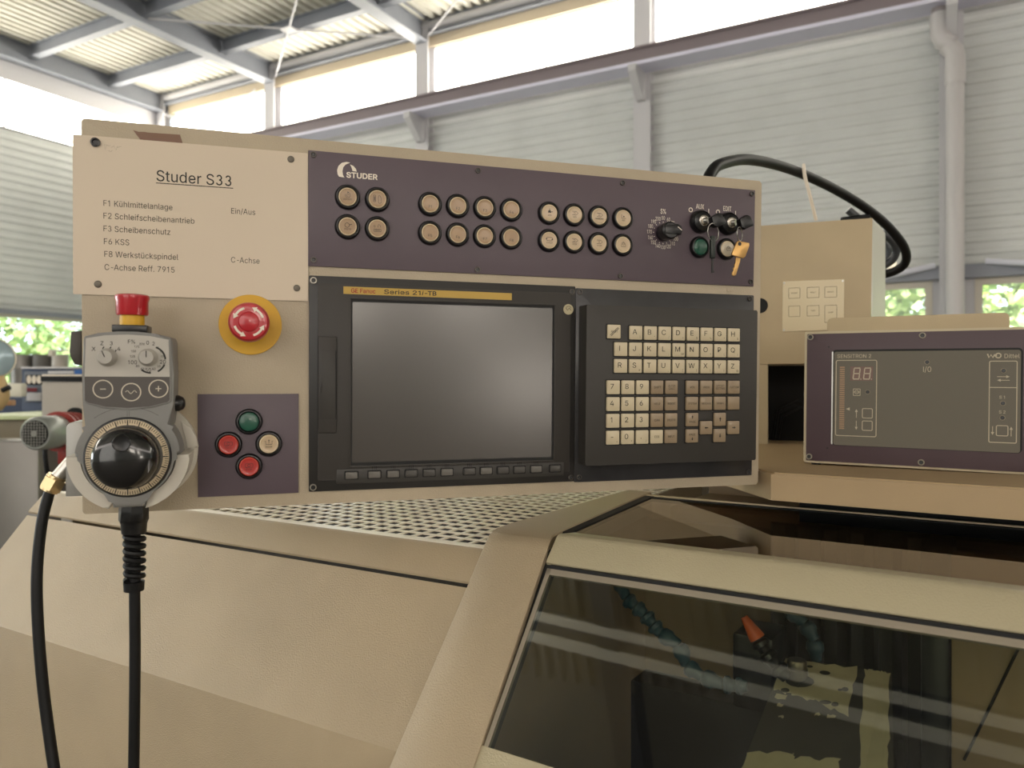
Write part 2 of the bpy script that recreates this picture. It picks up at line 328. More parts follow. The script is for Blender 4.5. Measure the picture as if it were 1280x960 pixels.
    'g': (167, (114, -53, 127, -46, 138, -35, 144, -21, 146, -3, 146, 149, 123, 149, 123, 125, 100, 147, 77, 151, 60, 149, 44, 142, 31, 130, 22, 115, 15, 97, 13, 75, 15, 54, 22, 35, 31, 21, 44, 10, 60, 4, 89, 3, 107, 11, 122, 27, 122, -2, 120, -18, 111, -30, 98, -36, 70, -37, 53, -31, 40, -16, 20, -27, 32, -43, 41, -50, 66, -58, 81, -59), (68, 25, 57, 30, 49, 38, 43, 48, 38, 76, 43, 103, 49, 114, 57, 122, 68, 128, 81, 130, 93, 128, 104, 123, 112, 115, 118, 104, 123, 76, 122, 60, 112, 37, 104, 30, 93, 25, 81, 23)),
    'h': (161, (50, 111, 63, 125, 83, 129, 97, 127, 107, 120, 114, 108, 116, 92, 116, 0, 140, 0, 139, 112, 134, 126, 126, 137, 116, 145, 104, 150, 89, 151, 74, 149, 60, 142, 49, 131, 40, 113, 45, 113, 45, 200, 21, 200, 21, 0, 45, 0, 45, 89)),
    'i': (66, (45, 0, 45, 149, 21, 149, 21, 0), (45, 179, 50, 190, 45, 201, 33, 206, 21, 201, 16, 190, 21, 179, 33, 174)),
    'l': (74, (71, 1, 67, 21, 51, 21, 45, 30, 45, 200, 21, 200, 21, 33, 23, 19, 29, 8, 40, 1, 55, -1)),
    'k': (150, (70, 78, 72, 78, 142, 149, 112, 149, 47, 83, 43, 83, 43, 54), (45, 0, 45, 200, 21, 200, 21, 0), (146, 0, 75, 90, 58, 73, 116, 0)),
    'm': (240, (45, 0, 46, 105, 55, 121, 62, 126, 78, 130, 90, 128, 99, 122, 106, 113, 108, 102, 108, 0, 132, 0, 133, 106, 141, 121, 147, 126, 165, 130, 176, 128, 186, 123, 193, 114, 195, 100, 195, 0, 219, 0, 219, 100, 217, 116, 213, 129, 205, 139, 195, 146, 184, 150, 160, 151, 150, 147, 133, 135, 123, 116, 126, 116, 121, 130, 113, 142, 101, 149, 86, 152, 68, 148, 59, 143, 46, 127, 42, 116, 44, 116, 44, 149, 21, 149, 21, 0)),
    'n': (161, (50, 111, 63, 125, 83, 129, 97, 127, 107, 120, 114, 108, 116, 92, 116, 0, 140, 0, 139, 112, 134, 126, 126, 137, 116, 145, 104, 150, 89, 151, 74, 149, 60, 142, 49, 131, 40, 113, 44, 113, 44, 149, 21, 149, 21, 0, 45, 0, 45, 89)),
    'o': (163, (101, -1, 117, 6, 131, 18, 141, 33, 148, 52, 150, 74, 148, 96, 141, 114, 131, 130, 117, 141, 101, 149, 81, 151, 62, 149, 46, 141, 32, 130, 22, 114, 16, 96, 13, 74, 16, 52, 22, 33, 32, 18, 46, 6, 62, -1, 81, -3), (68, 20, 57, 26, 49, 35, 43, 46, 38, 74, 43, 102, 49, 113, 57, 122, 68, 128, 81, 130, 95, 128, 106, 122, 115, 113, 121, 101, 126, 74, 121, 46, 115, 35, 106, 26, 95, 20, 81, 18)),
    'p': (167, (45, -56, 45, 23, 60, 7, 68, 1, 90, -3, 108, -1, 123, 6, 136, 18, 145, 33, 151, 52, 153, 74, 151, 96, 145, 115, 136, 130, 123, 142, 108, 149, 90, 151, 77, 150, 60, 142, 46, 126, 44, 126, 44, 149, 21, 149, 21, -56), (74, 20, 64, 26, 55, 34, 49, 45, 44, 74, 49, 103, 55, 114, 63, 123, 74, 128, 87, 130, 99, 128, 110, 122, 118, 114, 124, 103, 129, 74, 124, 46, 118, 34, 110, 26, 99, 20, 87, 18)),
    'r': (102, (45, 0, 45, 93, 49, 111, 55, 118, 71, 127, 96, 127, 96, 151, 71, 150, 60, 144, 51, 136, 45, 126, 44, 149, 21, 149, 21, 0)),
    's': (143, (88, -2, 102, 3, 114, 9, 123, 19, 128, 29, 130, 42, 128, 56, 120, 67, 108, 76, 56, 91, 44, 101, 43, 109, 45, 118, 51, 125, 61, 129, 74, 131, 86, 129, 95, 124, 105, 109, 127, 114, 118, 133, 110, 141, 88, 150, 74, 151, 45, 146, 34, 139, 26, 130, 20, 120, 18, 108, 21, 93, 28, 82, 41, 73, 93, 58, 100, 53, 105, 40, 103, 32, 96, 24, 85, 20, 71, 18, 59, 19, 49, 24, 41, 31, 37, 42, 14, 37, 18, 25, 24, 15, 33, 7, 44, 1, 72, -3)),
    't': (89, (3, 149, 3, 129, 80, 129, 80, 149), (26, 37, 28, 20, 36, 8, 49, 1, 66, -2, 84, 1, 79, 21, 59, 21, 53, 24, 51, 30, 50, 185, 26, 185)),
    'u': (161, (87, 0, 101, 7, 112, 18, 121, 36, 117, 36, 117, 0, 140, 0, 140, 149, 116, 149, 115, 48, 106, 30, 98, 24, 79, 20, 65, 22, 54, 29, 47, 41, 45, 57, 45, 149, 21, 149, 22, 37, 27, 23, 35, 12, 45, 4, 58, 0, 72, -2)),
    'v': (153, (89, 0, 146, 149, 120, 149, 88, 61, 72, 8, 81, 8, 70, 48, 33, 149, 7, 149, 64, 0)),
    'w': (223, (78, 0, 114, 133, 109, 133, 145, 0, 169, 0, 214, 149, 189, 149, 158, 36, 154, 16, 158, 16, 124, 149, 99, 149, 69, 35, 65, 16, 69, 16, 34, 149, 9, 149, 54, 0)),
    'x': (149, (36, 0, 80, 71, 68, 71, 113, 0, 141, 0, 82, 84, 82, 66, 138, 149, 111, 149, 69, 81, 81, 81, 39, 149, 11, 149, 67, 67, 67, 86, 8, 0)),
    'z': (150, (133, 0, 133, 22, 50, 22, 131, 130, 131, 149, 19, 149, 19, 127, 100, 126, 16, 18, 16, 0)),
    '0': (178, (110, 0, 127, 9, 141, 24, 151, 45, 157, 70, 159, 100, 157, 130, 151, 155, 141, 176, 127, 190, 110, 200, 89, 203, 69, 200, 51, 190, 37, 176, 27, 155, 21, 130, 19, 100, 21, 70, 27, 45, 37, 24, 51, 9, 68, 0, 89, -3), (75, 22, 64, 29, 55, 41, 48, 57, 44, 76, 43, 100, 44, 124, 48, 143, 55, 159, 64, 171, 75, 178, 89, 181, 103, 178, 114, 171, 123, 159, 130, 143, 134, 124, 135, 100, 134, 76, 130, 57, 123, 41, 114, 29, 103, 22, 89, 19)),
    '1': (150, (66, 0, 91, 0, 91, 200, 70, 200, 24, 166, 24, 142, 66, 170)),
    '2': (178, (153, 0, 153, 22, 60, 22, 120, 87, 140, 114, 146, 125, 150, 146, 148, 162, 142, 175, 133, 186, 120, 195, 105, 201, 88, 203, 71, 201, 56, 195, 44, 186, 34, 174, 28, 159, 26, 142, 50, 142, 51, 153, 60, 170, 77, 179, 88, 181, 98, 180, 115, 171, 125, 156, 126, 146, 122, 128, 111, 111, 25, 19, 25, 0)),
    '3': (172, (56, 154, 61, 164, 68, 172, 78, 176, 89, 177, 99, 173, 107, 165, 112, 155, 113, 143, 110, 132, 104, 123, 95, 117, 84, 115, 84, 91, 103, 95, 120, 105, 132, 122, 137, 141, 135, 161, 126, 179, 111, 193, 93, 200, 74, 200, 56, 192, 41, 179, 33, 160), (82, 91, 96, 89, 108, 82, 116, 72, 120, 59, 118, 47, 112, 36, 101, 27, 87, 23, 73, 24, 60, 29, 50, 38, 45, 50, 21, 45, 30, 25, 46, 9, 68, 1, 91, 0, 113, 7, 130, 20, 141, 40, 144, 61, 138, 82, 124, 99, 105, 111, 82, 115)),
    '4': (178, (162, 41, 162, 64, 43, 64, 122, 200, 97, 200, 16, 62, 16, 41), (135, 0, 135, 125, 111, 125, 111, 0)),
    '5': (178, (105, -1, 121, 6, 135, 16, 145, 30, 152, 46, 154, 64, 153, 78, 143, 102, 126, 120, 116, 126, 103, 130, 80, 130, 70, 128, 53, 119, 59, 178, 144, 178, 144, 200, 38, 200, 26, 99, 50, 97, 57, 102, 76, 108, 98, 107, 117, 96, 127, 76, 128, 52, 123, 41, 109, 25, 98, 21, 87, 20, 68, 24, 54, 35, 48, 51, 23, 51, 26, 37, 33, 24, 42, 13, 55, 4, 70, -1, 87, -3)),
    '6': (178, (106, -1, 122, 6, 135, 16, 145, 29, 151, 44, 153, 62, 151, 79, 145, 94, 136, 107, 124, 116, 109, 122, 84, 123, 70, 117, 57, 103, 59, 103, 127, 200, 99, 200, 40, 112, 27, 78, 25, 64, 27, 45, 33, 29, 43, 16, 56, 6, 71, -1, 89, -3), (78, 20, 60, 31, 50, 50, 49, 62, 50, 74, 60, 93, 78, 103, 89, 104, 100, 103, 117, 92, 127, 74, 129, 62, 127, 50, 117, 31, 100, 20, 89, 19)),
    '7': (178, (65, 0, 154, 176, 154, 200, 24, 200, 24, 178, 127, 178, 38, 0)),
    '8': (178, (108, -1, 125, 4, 138, 13, 149, 24, 155, 38, 158, 53, 156, 65, 146, 87, 129, 101, 118, 104, 131, 111, 141, 121, 148, 134, 150, 150, 148, 164, 142, 177, 133, 188, 120, 196, 106, 201, 89, 203, 72, 201, 57, 196, 45, 188, 36, 177, 30, 164, 28, 150, 30, 134, 36, 121, 47, 111, 60, 104, 49, 101, 32, 87, 22, 65, 20, 53, 23, 38, 29, 24, 40, 13, 53, 4, 70, -1, 89, -3), (76, 20, 57, 29, 47, 45, 45, 54, 47, 65, 58, 82, 77, 91, 89, 92, 101, 91, 120, 82, 131, 65, 132, 54, 131, 45, 121, 29, 101, 20, 89, 19), (79, 115, 62, 123, 53, 138, 52, 148, 53, 157, 62, 172, 79, 180, 89, 181, 99, 180, 115, 172, 124, 157, 126, 148, 124, 138, 115, 123, 99, 115, 89, 114)),
    '9': (178, (71, 201, 56, 194, 43, 184, 33, 172, 27, 156, 25, 138, 27, 121, 33, 106, 42, 93, 54, 84, 69, 78, 94, 77, 107, 83, 121, 97, 119, 97, 51, 0, 79, 0, 138, 88, 151, 122, 153, 136, 151, 155, 145, 171, 135, 184, 122, 194, 106, 201, 89, 203), (100, 180, 118, 169, 127, 150, 129, 138, 127, 126, 118, 107, 100, 97, 89, 96, 78, 97, 60, 108, 51, 126, 49, 138, 51, 150, 60, 169, 78, 180, 89, 181)),
    'ü': (161, (87, 0, 101, 7, 112, 18, 121, 36, 117, 36, 117, 0, 140, 0, 140, 149, 116, 149, 115, 48, 106, 30, 98, 24, 79, 20, 65, 22, 54, 29, 47, 41, 45, 57, 45, 149, 21, 149, 22, 37, 27, 23, 35, 12, 45, 4, 58, 0, 72, -2), (120, 179, 125, 190, 120, 201, 109, 206, 98, 201, 93, 190, 98, 179, 109, 174), (64, 179, 68, 190, 64, 201, 52, 206, 41, 201, 36, 190, 41, 179, 52, 174)),
    '.': (74, (50, 3, 55, 16, 50, 29, 37, 34, 25, 29, 19, 16, 25, 3, 37, -2)),
    ',': (74, (33, -47, 54, 28, 27, 28, 15, -47)),
    '-': (146, (45, 96, 45, 74, 132, 74, 132, 96)),
    '+': (178, (100, 13, 100, 143, 78, 143, 78, 13), (154, 68, 154, 89, 24, 89, 24, 68)),
    '/': (98, (70, 209, 6, -30, 28, -30, 92, 209)),
    '%': (266, (81, 113, 98, 123, 107, 142, 108, 162, 104, 183, 98, 191, 81, 202, 69, 203, 57, 202, 40, 191, 31, 173, 29, 152, 34, 132, 40, 123, 57, 113, 69, 111), (60, 131, 54, 136, 51, 144, 50, 162, 54, 179, 60, 184, 69, 186, 78, 184, 84, 179, 87, 171, 88, 152, 83, 136, 78, 131, 69, 129), (209, -2, 226, 8, 235, 27, 236, 47, 232, 68, 226, 76, 209, 87, 197, 88, 185, 87, 168, 76, 159, 58, 157, 37, 162, 17, 168, 8, 185, -2, 197, -4), (188, 15, 182, 21, 179, 29, 178, 47, 182, 64, 188, 69, 197, 71, 206, 69, 212, 64, 215, 56, 216, 37, 211, 21, 206, 15, 197, 14), (75, 0, 212, 200, 190, 200, 52, 0)),
    ':': (74, (50, 3, 55, 16, 50, 29, 37, 34, 25, 29, 19, 16, 25, 3, 37, -2), (50, 112, 55, 124, 50, 137, 37, 142, 25, 137, 19, 124, 25, 112, 37, 106)),
    ';': (74, (33, -47, 54, 28, 27, 28, 15, -47), (53, 112, 59, 124, 53, 137, 41, 142, 28, 137, 23, 124, 28, 112, 41, 106)),
    '?': (141, (76, 60, 77, 73, 82, 87, 112, 112, 120, 122, 126, 135, 127, 150, 126, 165, 120, 177, 112, 188, 100, 196, 86, 201, 70, 203, 54, 201, 40, 196, 29, 189, 19, 178, 13, 165, 11, 149, 36, 149, 38, 159, 47, 174, 54, 178, 70, 181, 79, 181, 93, 173, 102, 160, 101, 140, 97, 131, 90, 124, 66, 106, 56, 90, 52, 60), (77, 3, 82, 16, 77, 29, 64, 34, 52, 29, 46, 16, 52, 3, 64, -2)),
    '(': (107, (37, 52, 44, 21, 55, -8, 69, -38, 93, -38, 68, 26, 63, 45, 59, 81, 60, 102, 68, 146, 83, 191, 93, 212, 69, 212, 60, 194, 52, 173, 40, 127, 35, 81)),
    ')': (107, (38, -38, 53, -9, 63, 21, 70, 51, 72, 81, 68, 127, 56, 173, 38, 212, 15, 212, 24, 191, 39, 146, 47, 102, 48, 81, 44, 46, 40, 27, 15, -38)),
    '[': (107, (93, -38, 93, -17, 63, -17, 63, 192, 93, 192, 93, 212, 40, 212, 40, -38)),
    ']': (107, (68, -38, 68, 212, 14, 212, 14, 192, 45, 192, 45, -17, 14, -17, 14, -38)),
    '{': (107, (38, 89, 47, 92, 58, 101, 63, 113, 65, 174, 70, 184, 79, 190, 93, 192, 93, 212, 69, 209, 59, 205, 47, 192, 42, 172, 39, 115, 34, 106, 26, 101, 12, 99, 12, 86), (93, -18, 79, -16, 70, -10, 65, 0, 63, 61, 58, 73, 47, 82, 38, 86, 12, 88, 12, 75, 26, 73, 34, 68, 39, 59, 42, 2, 47, -18, 59, -31, 69, -35, 93, -38), (36, 75, 36, 99, 12, 99, 12, 75)),
    '}': (107, (96, 99, 82, 101, 73, 106, 68, 115, 66, 172, 60, 192, 48, 205, 39, 209, 14, 212, 14, 192, 29, 190, 38, 184, 43, 174, 45, 113, 49, 101, 60, 92, 69, 89, 96, 86), (39, -35, 48, -31, 60, -18, 66, 2, 68, 59, 73, 68, 82, 73, 96, 75, 96, 88, 69, 86, 60, 82, 49, 73, 45, 61, 43, 0, 38, -10, 29, -16, 14, -18, 14, -38), (96, 99, 72, 99, 72, 75, 96, 75)),
    '_': (125, (0, 0, 0, -22, 125, -22, 125, 0)),
    '$': (176, (96, -29, 96, 229, 79, 229, 79, -29), (109, -2, 127, 4, 141, 13, 152, 25, 158, 39, 161, 54, 155, 78, 141, 93, 122, 104, 67, 121, 51, 131, 47, 138, 45, 148, 51, 164, 66, 176, 76, 179, 105, 178, 119, 172, 128, 162, 133, 149, 158, 149, 155, 163, 148, 176, 138, 187, 124, 196, 108, 201, 89, 203, 71, 201, 54, 196, 40, 187, 29, 176, 23, 162, 20, 146, 24, 128, 34, 114, 50, 102, 107, 84, 124, 76, 135, 63, 134, 45, 122, 29, 101, 20, 88, 19, 65, 23, 56, 28, 43, 43, 41, 54, 15, 54, 18, 38, 25, 24, 36, 12, 50, 4, 68, -2, 88, -3)),
    '&': (176, (107, 3, 120, 9, 131, 18, 151, 45, 159, 71, 160, 88, 137, 88, 136, 73, 126, 48, 118, 38, 99, 23, 88, 20, 65, 19, 56, 23, 43, 34, 38, 52, 43, 69, 61, 86, 108, 121, 120, 135, 126, 150, 126, 170, 114, 189, 104, 196, 93, 200, 79, 202, 65, 200, 53, 196, 43, 189, 36, 180, 31, 169, 30, 157, 34, 135, 48, 115, 143, 0, 172, 0, 73, 121, 57, 143, 54, 157, 57, 170, 66, 178, 79, 181, 89, 180, 97, 175, 101, 168, 103, 159, 100, 147, 89, 135, 43, 101, 25, 84, 15, 64, 13, 52, 15, 38, 21, 24, 31, 13, 43, 5, 59, -1, 77, -3)),
    '*': (178, (98, 88, 97, 130, 133, 107, 142, 124, 104, 144, 142, 163, 133, 180, 97, 157, 98, 200, 79, 200, 81, 157, 45, 180, 35, 163, 73, 144, 35, 124, 45, 107, 81, 130, 79, 88)),
    '@': (266, (172, -49, 198, -42, 192, -23, 162, -32, 141, -34, 117, -32, 97, -27, 79, -18, 65, -7, 53, 8, 45, 26, 40, 47, 38, 70, 40, 93, 45, 113, 53, 131, 64, 146, 78, 158, 95, 167, 115, 172, 137, 174, 158, 172, 177, 167, 193, 158, 206, 147, 216, 133, 223, 118, 228, 85, 226, 50, 219, 30, 212, 25, 204, 23, 196, 25, 187, 36, 186, 132, 165, 132, 164, 120, 151, 130, 142, 134, 130, 135, 115, 133, 101, 127, 90, 117, 81, 104, 76, 89, 74, 72, 76, 54, 80, 38, 88, 24, 99, 14, 112, 7, 128, 5, 142, 7, 153, 12, 165, 27, 173, 14, 187, 7, 203, 4, 217, 6, 228, 11, 236, 19, 246, 42, 250, 85, 248, 105, 243, 125, 234, 144, 221, 160, 205, 174, 186, 184, 163, 191, 137, 193, 110, 191, 86, 185, 66, 174, 48, 160, 34, 143, 24, 122, 18, 97, 16, 70, 18, 43, 24, 18, 34, -3, 48, -21, 66, -35, 87, -45, 112, -51, 140, -53), (118, 27, 110, 32, 103, 40, 99, 49, 95, 73, 99, 94, 104, 102, 120, 113, 130, 115, 150, 111, 157, 106, 165, 87, 166, 73, 162, 47, 157, 37, 150, 31, 141, 27, 130, 26)),
    '#': (173, (115, 0, 148, 200, 128, 200, 95, 0), (154, 55, 157, 75, 7, 75, 4, 55), (45, 0, 78, 200, 58, 200, 25, 0), (166, 124, 169, 145, 19, 145, 16, 124)),
    '"': (126, (50, 125, 53, 200, 28, 200, 31, 125), (96, 125, 98, 200, 73, 200, 76, 125)),
    "'": (81, (50, 125, 53, 200, 28, 200, 31, 125)),
    '=': (178, (150, 96, 150, 118, 28, 118, 28, 96), (150, 38, 150, 60, 28, 60, 28, 38)),
    ' ': (74,),
}
def text(s, cap, m, align='CENTER', bold=0, width=1, space=1, shear=0, line=1):
    k = (s, cap, m.name, align, bold, width, space, shear, line)
    if k in _tc: return _tc[k]
    layers = []
    for li, row in enumerate(s.split('\n')):
        W = sum(GLY[c][0]/200*space for c in row); x = 0 if align == 'LEFT' else -W/2; yo = -li*1.55*line
        for c in row:
            lay = -1
            for l in GLY[c][1:]:
                P = [((x+l[i]/200+shear*l[i+1]/200)*cap*.001*width, (l[i+1]/200+yo)*cap*.001) for i in range(0, len(l), 2)]
                if sum(P[i-1][0]*P[i][1]-P[i][0]*P[i-1][1] for i in range(len(P))) > 0: lay += 1     # a new outer contour
                while len(layers) <= lay: layers.append([])
                layers[lay].append(P)
            x += GLY[c][0]/200*space
    bm = bmesh.new()
    for L in layers:
        cu = bpy.data.curves.new('t', 'CURVE'); cu.dimensions = '2D'; cu.fill_mode = 'BOTH'; cu.offset = bold*.001
        for P in L:
            sp = cu.splines.new('POLY'); sp.points.add(len(P)-1); sp.use_cyclic_u = True
            for q, p in zip(sp.points, P): q.co = (p[0], p[1], 0, 1)
        o = bpy.data.objects.new('t', cu); me = bpy.data.meshes.new_from_object(o)
        bm.from_mesh(me); bpy.data.objects.remove(o); bpy.data.curves.remove(cu); bpy.data.meshes.remove(me)
    for v in bm.verts: v.co = (v.co.x, 0, v.co.y)
    me = bpy.data.meshes.new('lettering'); bm.to_mesh(me); bm.free()
    me.materials.clear(); me.materials.append(m); _tc[k] = me
    return me

# ------------------------------------------------------------------ frames the real planes lie in
def rot3(a, t, r): return (Matrix.Rotation(R(a), 4, 'Z') @ Matrix.Rotation(R(t), 4, 'X') @ Matrix.Rotation(R(r), 4, 'Y'))
PAN = Matrix.Translation(EYE+Vector((-.2059, .7807, .1102))) @ rot3(17.39, 1.088, .05)
SEN = Matrix.Translation(EYE+Vector((.3885, 1.02, .0693))) @ rot3(-29.49, -.2345, .5337)
CAB = Matrix.Translation(EYE+Vector((.4419, 1.37, 0))) @ rot3(-24, 0, 0)
MC = Matrix.Translation(EYE) @ rot3(-31, 0, 0)
MD = Matrix.Translation(EYE) @ rot3(-33, 0, 0)
FPX = 961.0
def onplane(fr, px, py, w, ax=1, sc=1000):   # point of the frame's plane (local axis ax = w, metres) that the camera ray meets, local units
    d = Vector(((px-640)/FPX, 1, -(py-480)/FPX)); inv = fr.inverted(); o = inv @ EYE; dl = inv.to_3x3() @ d
    k = (w-o[ax])/dl[ax]; return (o+dl*k)*sc
def pu(px, py, w=0): return onplane(PAN, px, py, w)
def onb(px, py, bb): return onplane(MD, px, py, bb, 1, 1)
def atd(px, py, Y): return Vector(((px-640)/FPX*Y, Y, 1.5-(py-480)/FPX*Y))

# ================================================================== THE HALL
LX, LY, FZ = 30.0, -18.0, -1.5
def corr(b, x0, x1, z0, z1, pitch, dep, y=0, axis='x'):
    # corrugated sheet: ribs run along x (axis 'x') and stack in z
    n = int((z1-z0)/pitch); pr = []
    for i in range(n):
        a = z0+i*pitch
        pr += [(y, a), (y, a+pitch*.4), (y-dep, a+pitch*.55), (y-dep, a+pitch*.85)]
    pr += [(y, z0+n*pitch), (y, z1)]
    for p, q in zip(pr, pr[1:]):
        b.quad([(x0, p[0], p[1]), (x1, p[0], p[1]), (x1, q[0], q[1]), (x0, q[0], q[1])])
WB, WT = -.62, 1.08                           # lower window band
cols = [2.82, 5.85, 9.15, 12.45, 15.75, 19.05, 22.35, 25.65, 28.9]
RZ = 5.25
b = B(1); b.box(-.2, LX, LY, .2, FZ-.1, FZ); struct('floor', b, concrete, HALL)
b = B(1); b.flat = True; corr(b, 0, LX, 1.14, 4.12, .125, .016, -.01); struct('wall_right', b, clad, HALL)
b = B(1); b.box(0, LX, .01, .14, FZ, WB); b.box(0, LX, .01, .14, 1.1, 4.14); b.box(0, LX, .01, .2, 4.86, RZ+.1)
struct('wall_right_base', b, beamL, HALL)
b = B(1); b.flat = True; corr(b, LY, 0, 1.14, 3.84, .125, .016, -.01)
ML = HALL @ Matrix.Rotation(R(90), 4, 'Z')      # left wall frame: local x runs along hall y, local y points outwards (-x)
struct('wall_left', b, clad, ML)
b = B(1); b.box(LY, 0, .01, .14, FZ, WB); b.box(LY, 0, .01, .14, 1.1, 3.86); b.box(LY, 0, .01, .14, 4.62, RZ+.1)
struct('wall_left_base', b, beamL, ML)
b = B(1); b.box(-.1, LX, LY-.15, LY, FZ, 3.2); b.box(21.4, 24.4, LY, LY+.03, .8, 2.4, 0, 1); b.box(27.2, 29.8, LY, LY+.03, 1.0, 2.6, 0, 1); b.box(-.1, LX, LY-.15, LY, 4.6, RZ+.1); struct('wall_back', b, [clad, mat('highlight_pane', '#ffffff', .5, emit='#fff4e6', estr=7)], HALL)  # unseen glowing panes added for soft highlights on the screen
b = B(1); b.box(LX, LX+.15, LY, 0, FZ, 3.6); b.box(LX-.03, LX, LY+.2, LY+2.4, -1.3, -.1, 0, 1); b.box(LX, LX+.15, LY, 0, 4.8, RZ+.1); struct('wall_near', b, [clad, MATS['highlight_pane']], HALL)  # one more added glowing pane, for the highlight at the screen's right edge
b = B(1); b.box(0, LX, LY-.05, LY-.02, 3.2, 4.6); struct('window_back', b, frost2, HALL)
b = B(1); b.box(LX+.05, LX+.08, LY, 0, 3.6, 4.8); struct('window_near', b, frost2, HALL)
# roof deck: ribs run across the hall
b = B(1); b.flat = True
n = 0; x = -.1; P_ = .155
while x < 16:
    pr = [(x, RZ), (x+.06, RZ), (x+.08, RZ-.05), (x+.135, RZ-.05), (x+P_, RZ)]
    for p, q in zip(pr, pr[1:]): b.quad([(p[0], 0, p[1]), (p[0], -12, p[1]), (q[0], -12, q[1]), (q[0], 0, q[1])])
    x += P_
struct('ceiling', b, roofM, HALL)
b = B(1); b.box(-.2, LX+.2, LY-.2, .2, RZ+.02, RZ+.1); struct('ceiling_deck_top', b, roofM, HALL)
def ibeam(b, ax, a0, a1, c, zb, h, wd, tf=.02, tw=.015):
    # along x if ax == 'x' at y=c; along y at x=c
    for (u0, u1, z0, z1) in ((c-wd/2, c+wd/2, zb, zb+tf), (c-wd/2, c+wd/2, zb+h-tf, zb+h), (c-tw/2, c+tw/2, zb+tf, zb+h-tf)):
        if ax == 'x': b.box(a0, a1, u0, u1, z0, z1)
        else: b.box(u0, u1, a0, a1, z0, z1)
for i, t in enumerate([.09]+cols[:5]):
    b = B(1); ibeam(b, 'y', -.15, LY+.1, t, RZ-.36, .34, .2); o = struct('roof_rafter', b, beamG, HALL); o['kind'] = 'structure'
for s_ in (.09, 1.1, 2.4, 3.7, 5.0, 6.3, 7.6):
    for t0, t1 in zip([.09]+cols[:4], cols[:5]):
        b = B(1); ibeam(b, 'x', t0+.02, t1-.02, -s_, RZ-.24, .2, .12); struct('roof_purlin', b, beamG, HALL)
for i, t in enumerate([.10]+cols[:4]):
    b = B(1)
    for x0, x1, y0, y1 in ((t-.11, t+.11, -.16, -.145), (t-.11, t+.11, -.02, -.005), (t-.008, t+.008, -.145, -.02)): b.box(x0, x1, y0, y1, FZ, RZ-.02)
    struct('wall_column', b, beamL, HALL)
    b = B(1); b.prism([(-.16, 3.46), (-.16, 3.80), (-.52, 3.80), (-.52, 3.72), (-.24, 3.46)], t-.05, t+.05, axis='x')
    struct('rail_bracket', b, beamL, HALL)
b = B(1); b.box(.3, LX, -.36, -.28, 3.84, 4.02); b.box(.3, LX, -.40, -.24, 4.02, 4.05); struct('crane_rail', b, railM, HALL)
b = B(1); b.box(.3, LX, -.47, -.17, 3.80, 3.84); struct('crane_rail_flange', b, mat('flange_underlit', '#dddcee', .5), HALL)  # same paint as the rail; paler lavender stands in for light from below
b = B(1); b.box(.2, LX, -.06, .0, 4.86, 5.06); struct('trim_1', b, mat('eaves_trim', '#c3b59c', .6), HALL)
b = B(1); b.tube([(.2, -.11, 5.13), (LX, -.11, 5.13)], .065, 12); struct('trim_2', b, beamL, HALL)
# bracing rods with a gusset in the second bay
b = B(1)
for p, q in (((2.9, -.1, 4.99), (5.8, -2.4, 4.99)), ((2.9, -2.4, 4.99), (5.8, -.1, 4.99)), ((5.9, -.1, 4.99), (9.1, -2.4, 4.99)), ((5.9, -2.4, 4.99), (9.1, -.1, 4.99))): b.tube([p, q], .014, 8)
b.box(4.25, 4.45, -1.33, -1.17, 4.97, 4.985); struct('roof_bracing', b, beamL, HALL)
b = B(1)
for p, q in (((.3, -.25, 4.8), (2.6, -.25, 3.9)), ((2.6, -.25, 4.8), (.3, -.25, 3.9))): b.tube([p, q], .012, 8)
struct('wall_bracing', b, beamL, HALL)
lampE = mat('strip_light', '#ffffff', .5, emit='#f4ecc8', estr=.55)
for yy, w, z in ((-11.16, .035, 4.86), (-11.38, .045, 4.86)):
    b = B(1); b.box(-6, 20, -w, w, z, z+.05); struct('ceiling_light_strip', b, lampE, HALL @ Matrix.Translation((8.39, yy, 0)) @ Matrix.Rotation(R(-6), 4, 'Z'))
b = B(1); b.box(-6, 20, -.2, .12, 4.93, 4.99); struct('ceiling_light_tray', b, beamG, HALL @ Matrix.Translation((8.39, -11.25, 0)) @ Matrix.Rotation(R(-6), 4, 'Z'))
# glazing
def hall_t(px):
    r = (px-640)/FPX; xh = HALL.to_3x3() @ Vector((1, 0, 0))
    c = HC; t = (r*c.y-c.x)/(xh.x-r*xh.y); return t
def window(n, frame, x0, x1, z0, z1, mulls, pane_m, fw=.05, fm=None):
    e = link(bpy.data.objects.new('window_%d' % n, None)); e.matrix_world = frame; e['kind'] = 'structure'; OFF[e] = (Vector((0, 0, 0)), 1)
    b = B(1)
    b.box(x0, x1, -.02, .05, z0, z0+fw); b.box(x0, x1, -.02, .05, z1-fw, z1)
    xs = [x0]+mulls+[x1]
    b.box(x0, x0+fw, -.02, .05, z0+fw, z1-fw); b.box(x1-fw, x1, -.02, .05, z0+fw, z1-fw)
    for m in mulls: b.box(m-.012, m+.012, -.02, .05, z0+fw, z1-fw)
    part('window_frame', b, fm or beamL, e)
    for p, q in zip(xs, xs[1:]):
        b = B(1); b.box(p+.012, q-.012, .015, .025, z0+fw, z1-fw); part('pane', b, pane_m, e)
wn = 1
up = [.22]+cols[:6]
mul = {0: [1.5], 1: [hall_t(403), hall_t(484)], 2: [hall_t(577), hall_t(683)], 3: [hall_t(949)], 4: [14.1], 5: [17.4]}
for i, (p, q) in enumerate(zip(up, up[1:])):
    window(wn, HALL, p+.11, q-.11, 4.14, 4.86, mul[i], frost, .02); wn += 1
b = B(1); b.box(cols[5], LX, .0, .03, 4.14, 4.86); struct('window_%d' % wn, b, frost, HALL); wn += 1
